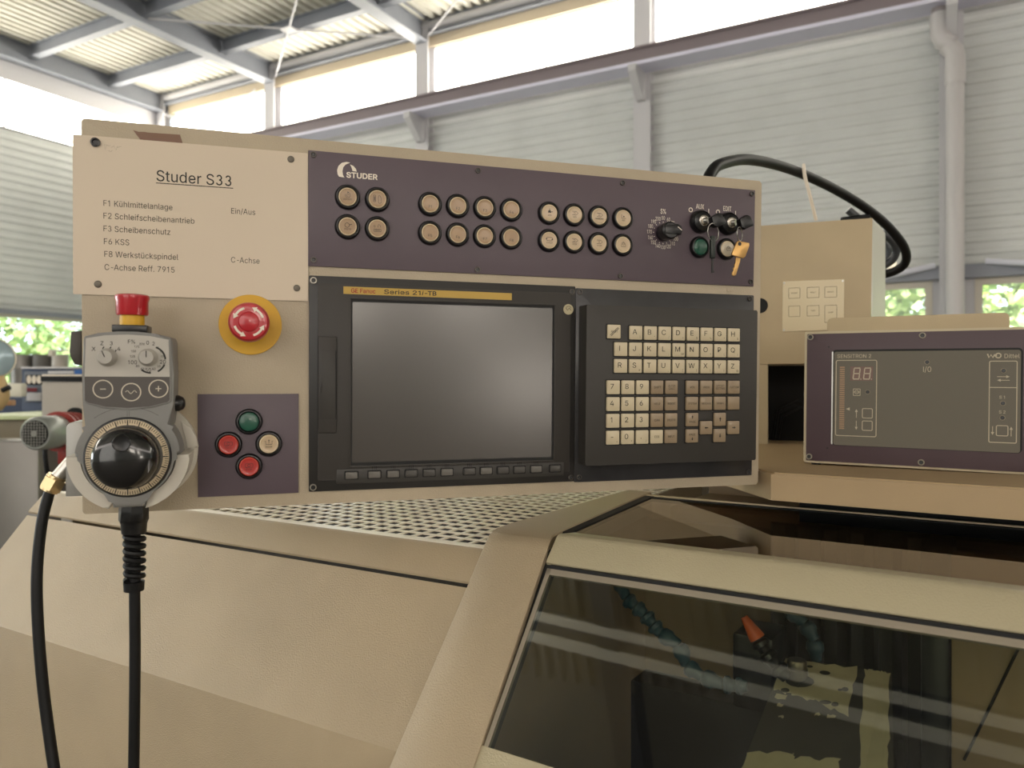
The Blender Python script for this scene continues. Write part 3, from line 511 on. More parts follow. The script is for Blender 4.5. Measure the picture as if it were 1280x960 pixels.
def left_s(px):
    q = onplane(HALL, px, 300, 0, 0, 1); return q.y
window(wn, ML, -9.2, -.14, 3.86, 4.62, sorted([left_s(5), left_s(111), left_s(5)-1.35, left_s(5)-2.7, left_s(5)-4.05]), frost, .02); wn += 1
b = B(1); b.box(LY, -9.2, .0, .03, 3.86, 4.62); struct('window_%d' % wn, b, frost, ML); wn += 1
low = [(0.3, 2.7), (2.95, 5.7), (6.0, 9.0), (9.3, 12.28), (12.66, 15.6), (15.9, 18.9), (19.2, 22.2), (22.5, 25.5), (25.8, 28.8)]
wf = mat('window_frame_paint', '#c9c2b4', .5)
for p, q in low:
    window(wn, HALL, p, q, WB, WT, [], clear, .07, wf); wn += 1
for p, q in ((-9, -6.2), (-6, -3.2), (-3, -.2), (-12, -9.2), (-15, -12.2), (-17.9, -15.2)):
    window(wn, ML, p, q, WB, WT, [(p+q)/2+.3], clear, .07, wf); wn += 1
b = B(1)
for p, q in zip(low, low[1:]): b.box(p[1], q[0], -.01, .1, WB-.02, WT+.06)
struct('wall_right_piers', b, beamL, HALL)
b = B(1)
for a_ in (-15.1, -12.1, -9.1, -6.1, -3.1, -.1): b.box(a_-.11, a_+.11, -.01, .1, WB-.02, WT+.06)
struct('wall_left_piers', b, beamL, ML)
b = B(1); b.box(0, LX, -.12, .0, WT+.0, WT+.14); struct('trim_3', b, beamG, HALL)
b = B(1); b.box(LY, 0, -.12, .0, WT-.02, WT+.05); struct('trim_4', b, beamG, ML)
# rain pipe with its elbow
pT = hall_t(1193)
def hp(px, py, s):      # point of the plane s metres inside the right wall
    return onplane(HALL, px, py, -s, 1, 1)
a1, a2 = hp(1175, 30, .28), hp(1194, 90, .28)
b = B(1); b.tube([(a1.x, -.28, 4.3), (a1.x, -.28, a1.z)], .083, 18)
o = thing('rain_pipe', 'white plastic downpipe with a kinked elbow running down the ribbed wall', 'pipe', HALL, (a2.x, -.28, FZ), sc=1)
part('upper_pipe', b, mat('pipe_grey', '#8d8586', .4), o, 'grey upper length of pipe')
b = B(1)
zE = a1.z-.22; pth = [(a1.x, -.28, a1.z+.1), (a1.x, -.28, zE+.12), (a1.x+.03, -.28, zE+.04), (a1.x+.09, -.28, zE), (a2.x-.06, -.28, zE-.03), (a2.x-.01, -.28, zE-.08), (a2.x, -.28, zE-.16), (a2.x, -.28, zE-.3)]
b.tube(pth, .09, 18); part('elbow', b, pipeM, o)
b = B(1); b.tube([(a2.x, -.28, zE-.25), (a2.x, -.28, FZ)], .082, 18)
b.tube([(a2.x, -.28, zE-.30), (a2.x, -.28, zE-.42)], .092, 18); part('lower_pipe', b, pipeM, o)
# slim lamps and struts under the cladding
for k, (xa, xb, lab) in enumerate(((10.9, 11.95, 'short white tube lamp above the window, left of the downpipe'), (13.2, 14.4, 'white tube lamp above the window, right of the downpipe'))):
    b = B(1); b.box(xa, xb, -.34, -.22, 1.21, 1.30, .01)
    solo('tube_lamp', lab, 'lamp', b, mat('lamp_white', '#f2ead8', .4, emit='#fff0d0', estr=.5), HALL, ((xa+xb)/2, -.28, 1.30))
for k, (p, q) in enumerate((((11.85, -.3, 1.12), (12.3, -.15, 1.22)), ((12.75, -.15, 1.23), (13.3, -.3, 1.14)))):
    b = B(1); b.tube([p, q], .03, 8); struct('trim_%d' % (5+k), b, mat('strut_white', '#d9dbe6', .5), HALL)

# outside: lawn slope and trees
b = B(1); b.flat = True
b.quad([(-60, -60, -1.7), (60, -60, -1.7), (60, 60, -1.7), (-60, 60, -1.7)])
struct('ground', b, mat('lawn', '#8b9078', .8, var=.3, vscale=.5), HALL)
leafM = [mat('leaf_light', '#c3d08c', .6, var=.4, vscale=.6), mat('leaf_green', '#94ac6c', .6, var=.4, vscale=.6)]
def crown(seed, rx, rz, n=7000):
    random.seed(seed); b = B(1); b.flat = True
    for i in range(n):
        u = random.uniform(-1, 1); a = random.uniform(0, 2*PI); rad = (1-random.random()**2*.35)
        lump = 1+.16*math.sin(5*a+seed)+.12*math.sin(7*u+3*a)
        s = math.sqrt(1-u*u)*rad*lump
        c = Vector((rx*s*math.cos(a), rx*s*math.sin(a), rz*(1+u*rad)))
        q = Matrix.Rotation(random.uniform(0, 6), 3, Vector((random.random()-.5, random.random()-.5, random.random())).normalized())
        w = random.uniform(.05, .12)
        b.quad([c+q @ Vector(p) for p in ((-w, -w*.6, 0), (w, -w*.6, 0), (w, w*.6, 0), (-w, w*.6, 0))], random.randint(0, 1))
    b.lathe(0, 0, [(0.01, 0)], 3)
    return b.mesh('foliage', leafM)
cr = [crown(1, 2.0, 2.4), crown(5, 1.9, 2.9)]
b = B(1); b.tube([(0, 0, 0), (.1, 0, 1.2), (0, .05, 3)], [.16, .12, .06], 8); trunk = b.mesh('trunk', mat('bark', '#5d4a38', .8))
random.seed(3)
spots = [(x, 6.5+2.6*(k % 2)+random.uniform(-.4, .4), 'R') for k, x in enumerate([2+2.7*i for i in range(10)])]+[(-6.5-2.6*(k % 2)+random.uniform(-.4, .4), y, 'L') for k, y in enumerate([-16+2.7*i for i in range(7)])]
for i, (x, y, sd) in enumerate(spots):
    t = thing('tree', 'bright green leafy tree outside the windows of the %s wall' % ('long right' if sd == 'R' else 'far left'), 'tree', HALL, (x, y, -1.7), 'trees outside the %s wall' % ('right' if sd == 'R' else 'left'), 1)
    inst('trunk', trunk, t); inst('foliage', cr[i % 2], t)

# ================================================================== MACHINE: LEFT COVER
mt = thing('machine_cover', 'beige sheet metal machine cover with sloping front and perforated top', 'machine', MC, (-.86, .9, -1.49), sc=1)
b = B(1); b.prism([(.6568, -.2105), (.5505, -.3375), (.538, -1.485), (1.50, -1.485), (1.50, -.26), (.664, -.26), (.6600, -.2120)], -1.302, -.436, axis='x')
part('sloping_panel', b, paint, mt)
b = B(1); b.prism([(.705, -.1765), (.689, -.1765), (.6850, -.1785), (.6625, -.2020), (.6600, -.2050), (.6610, -.2078), (.6650, -.2075), (.675, -.199), (.690, -.183), (.705, -.182)], -1.305, -.437, axis='x')
part('edge_strip', b, paint, mt)
b = B(1); GP, GW = .0203, .0070
a = -1.255
while a < -.44: b.box(a, a+.0046, .700, 1.42, -.1785, -.1770); a += GP
y = .703
while y < 1.42: b.box(-1.26, -.437, y, y+.0052, -.1783, -.1768); y += .0228
b.box(-1.283, -.437, .6905, .7035, -.1772, -.1762); part('perforated_grille', b, mat('grille_paint', '#eee4cf', .28), mt)
b = B(1); b.box(-1.283, -.437, 1.42, 1.50, -.26, -.1765); b.box(-1.283, -1.25, .70, 1.42, -.255, -.1767); part('grille_frame', b, paint, mt)
b = B(1); b.box(-1.25, -.437, .67, 1.41, -.259, -.2585); part('drip_tray', b, mat('tray_brown', '#241e17', .7), mt)
# ================================================================== FRAME PILLAR
pt = thing('frame_pillar', 'beige bent steel pillar between sloping cover and smoked glass door', 'pillar', MD, (-.44, .75, -.6), sc=1)
sl = math.tan(R(50))
def slz(bb): return -.1605-(.682-bb)*sl
PU = .004
st = [(1.06, -.1605, -.4825, -.4435), (.90, -.1605, -.4810, -.427), (.735, -.1605, -.4795, -.4085), (.700, -.1608, -.4760, -.4030), (.691, -.1620, -.474, -.4000), (.682, -.1665, -.472, -.3970), (.672, slz(.672)-.0020, -.4705, -.3950), (.62, slz(.62), -.4695, -.3915), (.536, slz(.536), -.471, -.388), (.42, slz(.42), -.472, -.388)]
secs = []
for bb, z, l, r_ in st:
    z += PU*(1 if bb < .69 else .2)
    secs.append([(l, bb, z), (l+.0015, bb, z+.0012), (r_-.0015, bb, z+.0012), (r_, bb, z), (r_, bb+.0, z-.03), (l, bb, z-.03)])
b = B(1); b.loft(secs); part('pillar_face', b, paint, pt)
# ================================================================== SLIDING DOOR
dt = thing('sliding_door', 'machine door with smoked glass panes and a beige top rail', 'door', MD, (-.1, .75, -.5), sc=1)
DX = .30
def aL(bb): return -.395+(.688-bb)*.135      # left edge follows the pillar
def dsl(bb, up=0): return slz(bb)+up
# top rail
prof = [(.7285, -.1605), (.7270, -.1590), (.6960, -.1553), (.6920, -.1556), (.6885, -.1580), (.6695, -.1765), (.6675, -.1795), (.6690, -.1820), (.700, -.169), (.7285, -.1660)]
b = B(1); b.loft([[(x, p[0], p[1]) for p in prof] for x in (-.3925, DX)]); part('top_rail', b, paint2, dt)
b = B(1)
b.box(-.387, DX, .6640, .6700, -.1905, -.1810)
part('rail_seal', b, gasket, dt)
# slanted glass
def sheet(b, pts, th, nrm, mi=0):
    n = Vector(nrm).normalized()*th; A = [Vector(p) for p in pts]; Bq = [p-n for p in A]
    va = [b.bm.verts.new(p) for p in A]; vb = [b.bm.verts.new(p) for p in Bq]; k = len(A)
    b._f(va, mi); b._f(vb[::-1], mi)
    for i in range(k): b._f([va[i], vb[i], vb[(i+1) % k], va[(i+1) % k]], mi)
nS = (0, -math.sin(R(50)), math.cos(R(50)))
g0, g1 = .6620, .5480
LG = lambda bb: -.3880+(.660-bb)*.01
b = B(1); b.flat = True
b.quad([(LG(g0)+.004, g0-.003, slz(g0-.003)), (DX, g0-.003, slz(g0-.003)), (DX, g1, slz(g1)), (LG(g1)+.004, g1, slz(g1))])
part('front_glass', b, smoke, dt, 'dark smoked glass')
b = B(1)
sheet(b, [(LG(g0), g0, slz(g0)+.0007), (LG(g0)+.0045, g0, slz(g0)+.0007), (LG(g1)+.0045, g1, slz(g1)+.0007), (LG(g1), g1, slz(g1)+.0007)], .004, nS)
sheet(b, [(LG(g0), g0, slz(g0)+.0007), (DX, g0, slz(g0)+.0007), (DX, g0-.0040, slz(g0-.0040)+.0007), (LG(g0), g0-.0040, slz(g0-.0040)+.0007)], .004, nS)
part('glass_edge', b, mould, dt)
b = B(1)
sheet(b, [(LG(.68)-.008, .680, slz(.680)-.006), (LG(.68)+.002, .680, slz(.680)-.006), (LG(g1)+.002, g1, slz(g1)-.006), (LG(g1)-.008, g1, slz(g1)-.006)], .01, nS)
part('side_seal', b, gasket, dt)
b = B(1); sheet(b, [(LG(g1)-.004, g1+.002, slz(g1)+.004), (DX, g1+.002, slz(g1)+.004), (DX, .46, slz(.46)+.004), (LG(.40)-.004, .46, slz(.46)+.004)], .01, nS)
part('bottom_rail', b, paint2, dt)
# upper glass
b = B(1); b.flat = True; b.quad([(-.398, .7275, -.1612), (DX, .7275, -.1612), (DX, 1.018, -.1612), (-.4265, 1.018, -.1612)]); part('top_glass', b, smoke2, dt, 'brown smoked glass')
b = B(1); b.loft([[(-.4080, .728, -.1600), (-.3985, .728, -.1600), (-.3985, .728, -.1665), (-.4080, .728, -.1665)], [(-.4405, 1.03, -.1600), (-.4275, 1.03, -.1600), (-.4275, 1.03, -.1665), (-.4405, 1.03, -.1665)]])
b.box(-.44, DX, 1.017, 1.027, -.1660, -.1604); part('top_seal', b, gasket, dt)
b = B(1); b.box(-.441, DX, 1.030, 1.035, -.166, -.1588); part('rear_trim', b, plateM, dt)

# ================================================================== MACHINE BASE AND INSIDE
it = thing('machine_interior', 'dim beige and black grinding chamber behind the smoked glass', 'machine', MD, (0, .9, -1.49), sc=1)
b = B(1)
zt = onb(800, 838, 1.03).z; b.box(-.46, .75, 1.04, 1.06, zt, -.195); b.prism([(1.04, -.19), (.71, -.20), (.54, -.42), (.50, -1.45), (1.04, -1.45)], -.455, -.445, axis='x'); b.box(-.43, .75, 1.10, 1.7, -1.45, -.185); b.box(-.43, -.27, 1.275, 1.29, -.186, -.1410); part('chamber_wall', b, interB, it)
b = B(1); b.box(-.46, .75, .99, 1.06, -1.45, zt-.001); part('machine_bed', b, MATS['inside_dark'], it)
b = B(1); b.box(-.46, .75, .49, .98, -1.48, -1.0); part('chamber_floor', b, bellow, it)
b = B(1); b.box(-.46, .75, .47, .485, -1.45, -.47); part('lower_front', b, paint, it)
PB = .98
p0, p1, p2 = onb(958, 760, PB), onb(1147, 800, PB), onb(1189, 800, .90)
b = B(1); x = p0.x
while x < p1.x:
    b.prism([(x, PB+.02), (x+.008, PB), (x+.022, PB), (x+.030, PB+.02)], -1.2, -.175, axis='z'); x += .030
part('bellows', b, bellow, it, 'dark folded way cover')
b = B(1); b.box(onb(1150, 800, .92).x, onb(1188, 800, .92).x, .92, 1.03, -1.2, -.175, .006); part('door_post', b, mat('post_blue', '#14191b', .4), it)
xr = onb(1189, 800, .91).x
b = B(1); b.box(xr, .75, .91, .93, -1.2, -.175, .002); b.box(xr, .75, .898, .91, -.212, -.175, .002); pnl = part('side_guard', b, interB, it)
q0, q1 = onb(1278, 800, .909), onb(1205, 950, .909)
b = B(1); b.tube([(q0.x, .909, q0.z), (q1.x, .909, q1.z)], .0014, 6); part('cable_crack', b, blackM, it, 'thin dark wire across beige guard')
# work head block with flaking paint
blk = [onb(980.5, 822, .83), onb(1114.5, 841, .83), onb(1118, 990, .655), onb(917, 985, .655)]
def bl(s, t): return (blk[0]*(1-s)+blk[1]*s)*(1-t)+(blk[3]*(1-s)+blk[2]*s)*t
tb = thing('grinding_block', 'dark machine block with flaking beige paint behind the smoked glass', 'machine head', MD, (bl(.5, .5).x, bl(.5, .5).y, -.9), sc=1)
b = B(1); up = [bl(i/6, 0) for i in range(7)]+[bl(1, 1), bl(0, 1)]
b.loft([[p, Vector((p.x, p.y, -.9))] for p in up+[up[0]]], close=False, caps=False)
for i in range(24):
    for j in range(24): b.quad([bl(i/24, j/24), bl((i+1)/24, j/24), bl((i+1)/24, (j+1)/24), bl(i/24, (j+1)/24)])
part('block', b, mat('block_dark', '#3d3a32', .5, var=.25, vscale=40), tb)
bn = (bl(1, 0)-bl(0, 0)).cross(bl(0, 1)-bl(0, 0)).normalized(); bn = bn if bn.z > 0 else -bn
random.seed(11)
def ragged(pts, amp, k=7):
    out = []
    for p, q in zip(pts, pts[1:]+pts[:1]):
        for i in range(k):
            t = i/k; out.append((p[0]+(q[0]-p[0])*t+random.uniform(-amp, amp)*.7, p[1]+(q[1]-p[1])*t+random.uniform(-amp, amp)))
    return out
flake = mat('flaking_paint', '#c9bd9c', .5, var=.1, vscale=60)
def patch(pts, h=.0012):
    b = B(1); v0 = [bl(*p)+bn*h for p in pts]; b.quad([v for v in v0]); b.flat = False
    return part('paint_patch', b, flake, tb)
patch(ragged([(.02, .01), (.69, .01), (.68, .45), (.40, .36), (.20, .32), (.02, .30)], .022))
patch(ragged([(.765, .01), (.985, .01), (.965, 1.0), (.79, 1.0)], .016, 16))
patch(ragged([(.0, .76), (.33, .76), (.36, .80), (.66, .80), (.66, .98), (0.0, .98)], .018))
for cx, cy, w in ((.10, .34, .05), (.12, .41, .025), (.16, .50, .02), (.55, .47, .03), (.44, .46, .02)):
    patch(ragged([(cx-w, cy-w*.5), (cx+w, cy-w*.4), (cx+w, cy+w*.5), (cx-w, cy+w*.4)], .008, 3))
darkP = MATS['block_dark']
def scar(cx, cy, w, h):
    b = B(1); b.quad([bl(cx+w*math.cos(a), cy+h*math.sin(a))+bn*.0016 for a in [2*PI*i/12 for i in range(12)]]); part('bare_spot', b, darkP, tb)
for q in ((.27, .06, .03, .012), (.42, .10, .05, .02), (.62, .23, .03, .02), (.58, .24, .02, .012), (.22, .20, .13, .055), (.12, .29, .04, .02), (.48, .36, .05, .018), (.33, .38, .05, .02), (.56, .37, .03, .02), (.88, .93, .02, .008)): scar(*q)
kp = bl(.18, .16); KM = Matrix.Translation(kp) @ Matrix.Rotation(R(-90), 4, 'X')
b = B(1); b.lathe(0, 0, [(.0, .018), (.0085, .018), (.0095, .016), (.0095, .010), (.0105, .009), (.0105, -.002), (0, -.002)], 24, 0, Matrix.Translation(kp) @ Matrix.Rotation(R(90), 4, 'X'))
part('dowel', b, mat('dowel_metal', '#6f675a', .3, .8), tb)
# jointed coolant hoses
hoseM = mat('hose_blue', '#2c4a58', .4); noz = mat('nozzle_orange', '#d4602c', .45)
def hose(name, label, pts, bb, r, nozz=None, m=None):
    P = [onb(x, y, bb if not isinstance(bb, list) else bb[i]) for i, (x, y) in enumerate(pts)]
    t = thing(name, label, 'hose', MD, tuple(P[-1]), sc=1)
    ss = []
    for p, q in zip(P, P[1:]):
        n = max(1, round((q-p).length/(r*1.9)))
        for i in range(n): ss.append((p.lerp(q, i/n), p.lerp(q, (i+1)/n)))
    for p, q in ss:
        b = B(1); d = q-p
        b.tube([p, p+d*.15, p+d*.45, p+d*.62, p+d*.99], [r*.72, r*1.05, r*1.08, r*.8, r*.66], 10); part('segment', b, m or hoseM, t)
    if nozz:
        p, q = [onb(x, y, nozz[2]) for x, y in nozz[:2]]
        b = B(1); b.tube([p, p.lerp(q, .85), q], [.0036, .0078, .0082], 14); part('nozzle', b, noz, t, 'orange cone nozzle')
    return t
hose('coolant_hose', 'blue jointed coolant hose curling down at left behind the smoked glass', [(773, 722), (783, 748), (806, 768), (826, 792), (849, 806), (858, 832), (878, 846), (905, 856), (935, 858)], .80, .0088)
hose('coolant_hose', 'short black jointed coolant hose with an orange nozzle', [(948, 800), (957, 815), (970, 832), (984, 848)], .79, .0088, ((930, 771), (947, 798), .79), black)
hose('coolant_hose', 'blue jointed coolant hose hanging behind the flaking painted block', [(962, 745), (985, 762), (1006, 779), (1018, 800), (1020, 826)], .88, .0088)
pm_ = onb(948, 822, .82)
b = B(1); b.box(pm_.x-.022, pm_.x+.02, .80, .86, pm_.z-.05, pm_.z+.028, .004); solo('hose_manifold', 'black coolant manifold block left of the flaking painted block', 'manifold', b, black, MD, (pm_.x, .83, pm_.z-.05))

# ================================================================== REAR DECK (LEDGE)
lt = thing('rear_deck', 'thick beige machine deck shelf that carries the purple framed sensor unit', 'shelf', MD, (.1, 1.1, -.14), sc=1)
outl = [(-.243, .947), (.40, .940), (.40, 1.75), (-.60, 1.75), (-.60, 1.30), (-.319, 1.036)]
b = B(1); b.prism(outl, -.140, -.1085, axis='z', bev=0)
b.prism([(o_[0]*1+(.003 if o_[0] < 0 else 0), o_[1]+.003) for o_ in outl], -.1085, -.1066, axis='z'); part('deck_plate', b, ledgeP, lt)
b = B(1); b.box(-.235, .40, 1.06, 1.07, -.186, -.1405); part('shadow_gap', b, gasket, lt, 'black strip standing for the shaded gap under the shelf')  # black strip stands in for the shade in the gap below the shelf

# ================================================================== SENSOR UNIT
s = thing('sensor_unit', 'low beige instrument box with dark purple frame standing on the rear deck', 'instrument', SEN, (138, 60, -173))
b = B(); b.rrect(0, 276, -173, 0, 2.5, 0, 120, 0, 1.2); part('case', b, mat('sensor_case', '#b6a98c', .5, bump=.3, bscale=700), s)
b = B(); b.rrect(3.2, 272.8, -170.2, -3.2, 1.5, -1.6, .5, 0, .5)
# frame with a rounded window
frame_i = rr(34, 242, -148.5, -24.5, 5, 4)
part('frame_plate', b, purple2, s)
b = B(); b.prism(frame_i, -1.75, -1.5); part('window_recess', b, gasket, s)
b = B(); b.prism(rr(36.5, 240, -148, -27, 3, 4), -1.95, -1.7); part('front_film', b, sdisp, s)
b = B(); b.box(34.0, 35.6, -2.6, -1.5, -147, -27); part('window_rim', b, steel, s, 'bright left edge of window')
y_ = -2.1
put('SENSITRON 2', 4.6, sline, s, 40.1, -35.2, y_, align='LEFT', width=.98)
put('Dittel', 5.0, sline, s, 223.0, -36.6, y_, align='LEFT', width=.93)
b = F(); b.ribbon([(206.5, -31.5), (208, -36), (210, -32.5), (212, -36), (213.8, -32)], 1.5, y_); b.ribbon(arc(217.4, -33.6, 2.7, 0, 360, 16), 1.3, y_, closed=False); b.poly([(213, -32.5), (216, -32.5), (216, -34.5), (213, -34.5)], y_); part('logo', b, sline, s)
put('I/0', 6.4, sline, s, 143.3, -53.0, y_, width=.9)
for nm, x, z in (('indicator', 143.2, -41), ('indicator', 76.8, -78.8), ('indicator', 222.8, -51.5), ('indicator', 222.5, -90), ('indicator', 222.2, -107.3)):
    b = B(); b.lathe(x, z, [(0, -2.35), (1.9, -2.3), (2.3, -1.9)], 18); b.lathe(x, z, [(2.3, -2.2), (2.9, -2.2), (3.0, -1.9)], 20, 1); part('indicator', b, [black, mat('indicator_ring', '#857a66', .5)], s)
b = F(); b.ribbon(rr(39.3, 87, -135.6, -38.3, 2), 1.0, y_, closed=True); part('left_outline', b, sline, s)
b = F(); b.ribbon(rr(208.7, 236.2, -136.6, -40.2, 1.5), 1.0, y_, closed=True); b.ribbon([(208.7, -71.4), (236.2, -71.4)], 1.0, y_); part('right_outline', b, sline, s)
b = F(); b.poly([(56.2, -64.5), (82.8, -64.5), (82.8, -46.3), (56.2, -46.3)], y_+.03); part('digit_window', b, mat('digit_window_red', '#6b5046', .4), s)
b = F()
for ox in (59.5, 71.8):
    sk = lambda x, z: (ox+x+z*.10, -62.3+z)
    for q in ((0, 0, 7, 0), (0, 7, 7, 7), (0, 14, 7, 14), (0, .6, 0, 6.6), (7, .6, 7, 6.6), (0, 7.4, 0, 13.4), (7, 7.4, 7, 13.4)): b.ribbon([sk(q[0], q[1]), sk(q[2], q[3])], 1.3, y_-.05)
    b.poly([(ox+8.6, -63), (ox+9.8, -63), (ox+9.8, -61.8), (ox+8.6, -61.8)], y_-.05)
part('digits', b, sline, s)
b = F()
for i in range(30): b.poly([(43.6, -127+i*2.72), (49.6, -127+i*2.72), (49.6, -125.3+i*2.72), (43.6, -125.3+i*2.72)], y_)
part('bar_graph', b, mat('bar_graph_tan', '#9a7c5e', .5), s)
b = F()
for x0, z0 in ((70.9, -112), (70.9, -127.8), (216.2, -128.5)):
    b = F(); b.ribbon(rr(x0, x0+11.6, z0, z0+12, 1.5), .9, y_, closed=True); part('key_outline', b, sline, s)
b = F()
def arrow(b, x0, z0, x1, z1, y, w=.7, hw=1.7, hl=3.5):
    d = Vector((x1-x0, z1-z0)).normalized(); n = Vector((-d.y, d.x)); e = Vector((x1, z1))-d*hl
    b.ribbon([(x0, z0), (e.x, e.y)], w, y); b.poly([(e.x+n.x*hw, e.y+n.y*hw), (e.x-n.x*hw, e.y-n.y*hw), (x1, z1)], y)
for q in ((63.9, -112, 63.9, -101), (63.9, -116, 63.9, -127.3), (212.4, -117.5, 212.4, -127.9), (231, -128.8, 231, -117.5), (216.5, -58.6, 229, -58.6), (229, -62.8, 216.5, -62.8)):
    b = F(); arrow(b, *q, y_); part('printed_arrow', b, sline, s)
b = F()
b.poly([(51.5, -101), (56, -99), (56, -103)], y_); part('level_mark', b, sline, s)
b = F()
b.ribbon(rr(60, 68, -83.5, -75, .3, 1), .7, y_, closed=True); b.ribbon(arc(64, -79, 2.4, 0, 360, 12), .7, y_); b.ribbon([(60, -79), (68, -79)], .6, y_)
part('chuck_symbol', b, sline, s)
put('S 1', 3.4, sline, s, 222, -84.6, y_); put('S 2', 3.4, sline, s, 222, -102, y_)
scr_b = B(); scr_b.lathe(0, 0, [(3.6, 0), (3.6, -1.1), (3.1, -1.5), (2.4, -1.5), (2.2, -.4), (0, -.2)], 20); scr_s = scr_b.mesh('screw', [steel])
def screw_mesh(r, ring, hole):
    b = B(); b.lathe(0, 0, [(r, .2), (r, -1.0), (r*.88, -1.4), (r*.70, -1.4), (r*.62, -1.0)], 20, 0); b.lathe(0, 0, [(r*.62, -1.0), (r*.5, -.5), (0, -.4)], 20, 1); return b.mesh('screw', [ring, hole])
scS = screw_mesh(3.9, mat('screw_ring', '#8d8678', .4, .6), black)
for q in ((7.2, -7.5), (137.8, -8.0), (268.5, -8), (7.2, -165), (137.8, -165), (268.5, -165)): inst('screw', scS, s, (q[0], -1.6, q[1]))
for q in ((30, -20.6), (29.5, -152.8)):
    b = B(); b.lathe(q[0], q[1], [(1.1, -1.75), (0, -1.75)], 10); part('pin_hole', b, black, s)
b = B(); b.box(-1.4, 0.4, 4, 8, -86, -80, .4); part('side_latch', b, black, s)
for q in ((14, 12), (262, 12), (14, 108), (262, 108)):
    b = B(); b.lathe(0, 0, [(0, 0), (6, 0), (6, 2.9), (0, 2.9)], 14, 0, Matrix.Translation((q[0], q[1], -172.9)) @ Matrix.Rotation(R(-90), 4, 'X')); part('foot', b, rubber, s)
# curved plate behind the unit
bp0, bp1 = onplane(SEN, 1034, 398, .15), onplane(SEN, 1262, 392, .15)
b = B(); x0, x1, zt = bp0.x, bp1.x-0, (bp0.z+bp1.z)/2+1
b.rrect(x0, x1, -168, zt, 7, 150, 153, 0, .6)
solo('splash_plate', 'upright beige sheet with rounded corners standing behind the sensor unit', 'plate', b, cabP, SEN, ((x0+x1)/2, 151, -168))

# ================================================================== REAR CABINET WITH LABEL PLATE
ct = thing('rear_cabinet', 'beige sheet metal cabinet behind the panel, with a six field label plate', 'cabinet', CAB, (60, 150, 35))
b = B(); b.prism([(-560, 288), (181.8, 280.0), (178.8, 106), (178.8, 35.2), (-560, 35.6)], 0, 150, 0, .8); part('cabinet_body', b, cabP, ct)
b = B(); b.prism([(179.5, .5), (181.5, .5), (206, 148), (203, 149)], 36, 279.5, axis='z'); part('side_panel', b, mat('side_lit', '#c9c8c0', .4, bump=.2, bscale=700), ct, 'side sheet of cabinet, paled for the light on it')  # paler than the cabinet paint: light on the side face put into colour
b = B(); b.lathe(0, 139.5, [(0, -.4), (13.5, -.4), (13.7, .2)], 28); part('cable_hole', b, blackM, ct)
b = B(); b.prism([(38.6, 180.3), (138.2, 179), (136.9, 92.9), (37.7, 91.8)], -2.0, -.1, 0, .4); pl = part('label_plate', b, plateM, ct)
b = F()
for q in ((48.4, 66.9, 150, 168), (78.6, 98, 149.7, 167.7), (107, 126.1, 149, 167), (48.4, 66.9, 118, 136.3), (78.6, 98, 118, 135.8), (107, 126.1, 106, 135.3)): b.ribbon(rr(q[0], q[1], q[2], q[3], .3, 1), .55, -2.2, closed=True)
inst('field_outline', b.mesh('field_outline', [inkS], OFF[pl][0]), pl)
for w_, x, z in (('POWER', 57.7, 158), ('RESET', 88.3, 157.6), ('DRIVES', 116.5, 157), ('FEED', 88.3, 126), ('PUMP', 116.5, 122)):
    put(w_, 2.2, inkS, pl, x, z, -2.3, width=.95)
for q in ((41, 177.5), (135.5, 176), (40.5, 94.8), (134, 95.5)):
    b = B(); b.lathe(q[0], q[1], [(1.7, -2), (1.5, -2.8), (0, -2.9)], 12); inst('rivet', b.mesh('rivet', [steel], OFF[pl][0]), pl)
b = B(); b.box(-560, 13, 2, 10, -110, 35); part('corner_post', b, cabP, ct)
b = B(); b.box(175, 179, 2, 10, -108, 35); part('corner_post', b, cabP, ct)
b = B(); b.box(-550, 170, 100, 104, -107, 34.5); part('dark_back', b, voidM, ct, 'black sheet standing for the shade below the cabinet')  # near-black sheet, the shade of the recess put into its colour
b = B()
for i, (dx, dz) in enumerate(((0, 0), (5, 8), (12, -4))): b.tube([(14+dx, 60, -100), (22+dx, 50, -55+dz), (55+dx, 52, -38+dz), (85, 60, -52+dz), (110, 70, -100)], 2.2, 8)
part('loose_cable', b, rubber, ct)
# cable loop over the top
def smooth(pts, k=8):
    P = [Vector(p) for p in pts]; out = []
    for i in range(len(P)-1):
        a, b_, c, d = P[max(i-1, 0)], P[i], P[i+1], P[min(i+2, len(P)-1)]
        for j in range(k):
            t = j/k; out.append(.5*((2*b_)+(c-a)*t+(2*a-5*b_+4*c-d)*t*t+(3*b_-a-3*c+d)*t**3))
    out.append(P[-1]); return out
def pathpx(pts): return [atd(*p) for p in pts]
L1 = smooth(pathpx([(905, 330, 1.14), (886, 240, 1.12), (891, 213, 1.14), (908, 203, 1.18), (935, 199.5, 1.24), (970, 206, 1.31), (1007, 219, 1.38), (1048, 239, 1.44), (1085, 262, 1.48), (1112, 285, 1.51), (1130, 309, 1.54), (1132, 327, 1.56), (1120, 338, 1.58), (1100, 344, 1.6), (1078, 346, 1.60)]))
b = B(1); b.tube(L1, .0088, 14); solo('supply_cable', 'thick black cable arching from the panel over the beige cabinet', 'cable', b, rubber, None, tuple(L1[-1]))
L2 = smooth(pathpx([(1060, 262, 1.62), (1090, 287, 1.62), (1110, 296, 1.62), (1120, 310, 1.63), (1115, 325, 1.64), (1096, 336, 1.65)]))
b = B(1); b.tube(L2, .0085, 12); solo('cable_coil', 'outer dark loop of the coiled cable beside the beige cabinet', 'cable', b, mat('cable_grey', '#33363a', .35), None, tuple(L2[-1]))
L3 = smooth(pathpx([(1080, 298, 1.66), (1100, 301, 1.66), (1111, 311, 1.66), (1106, 322, 1.67), (1088, 332, 1.67)]))
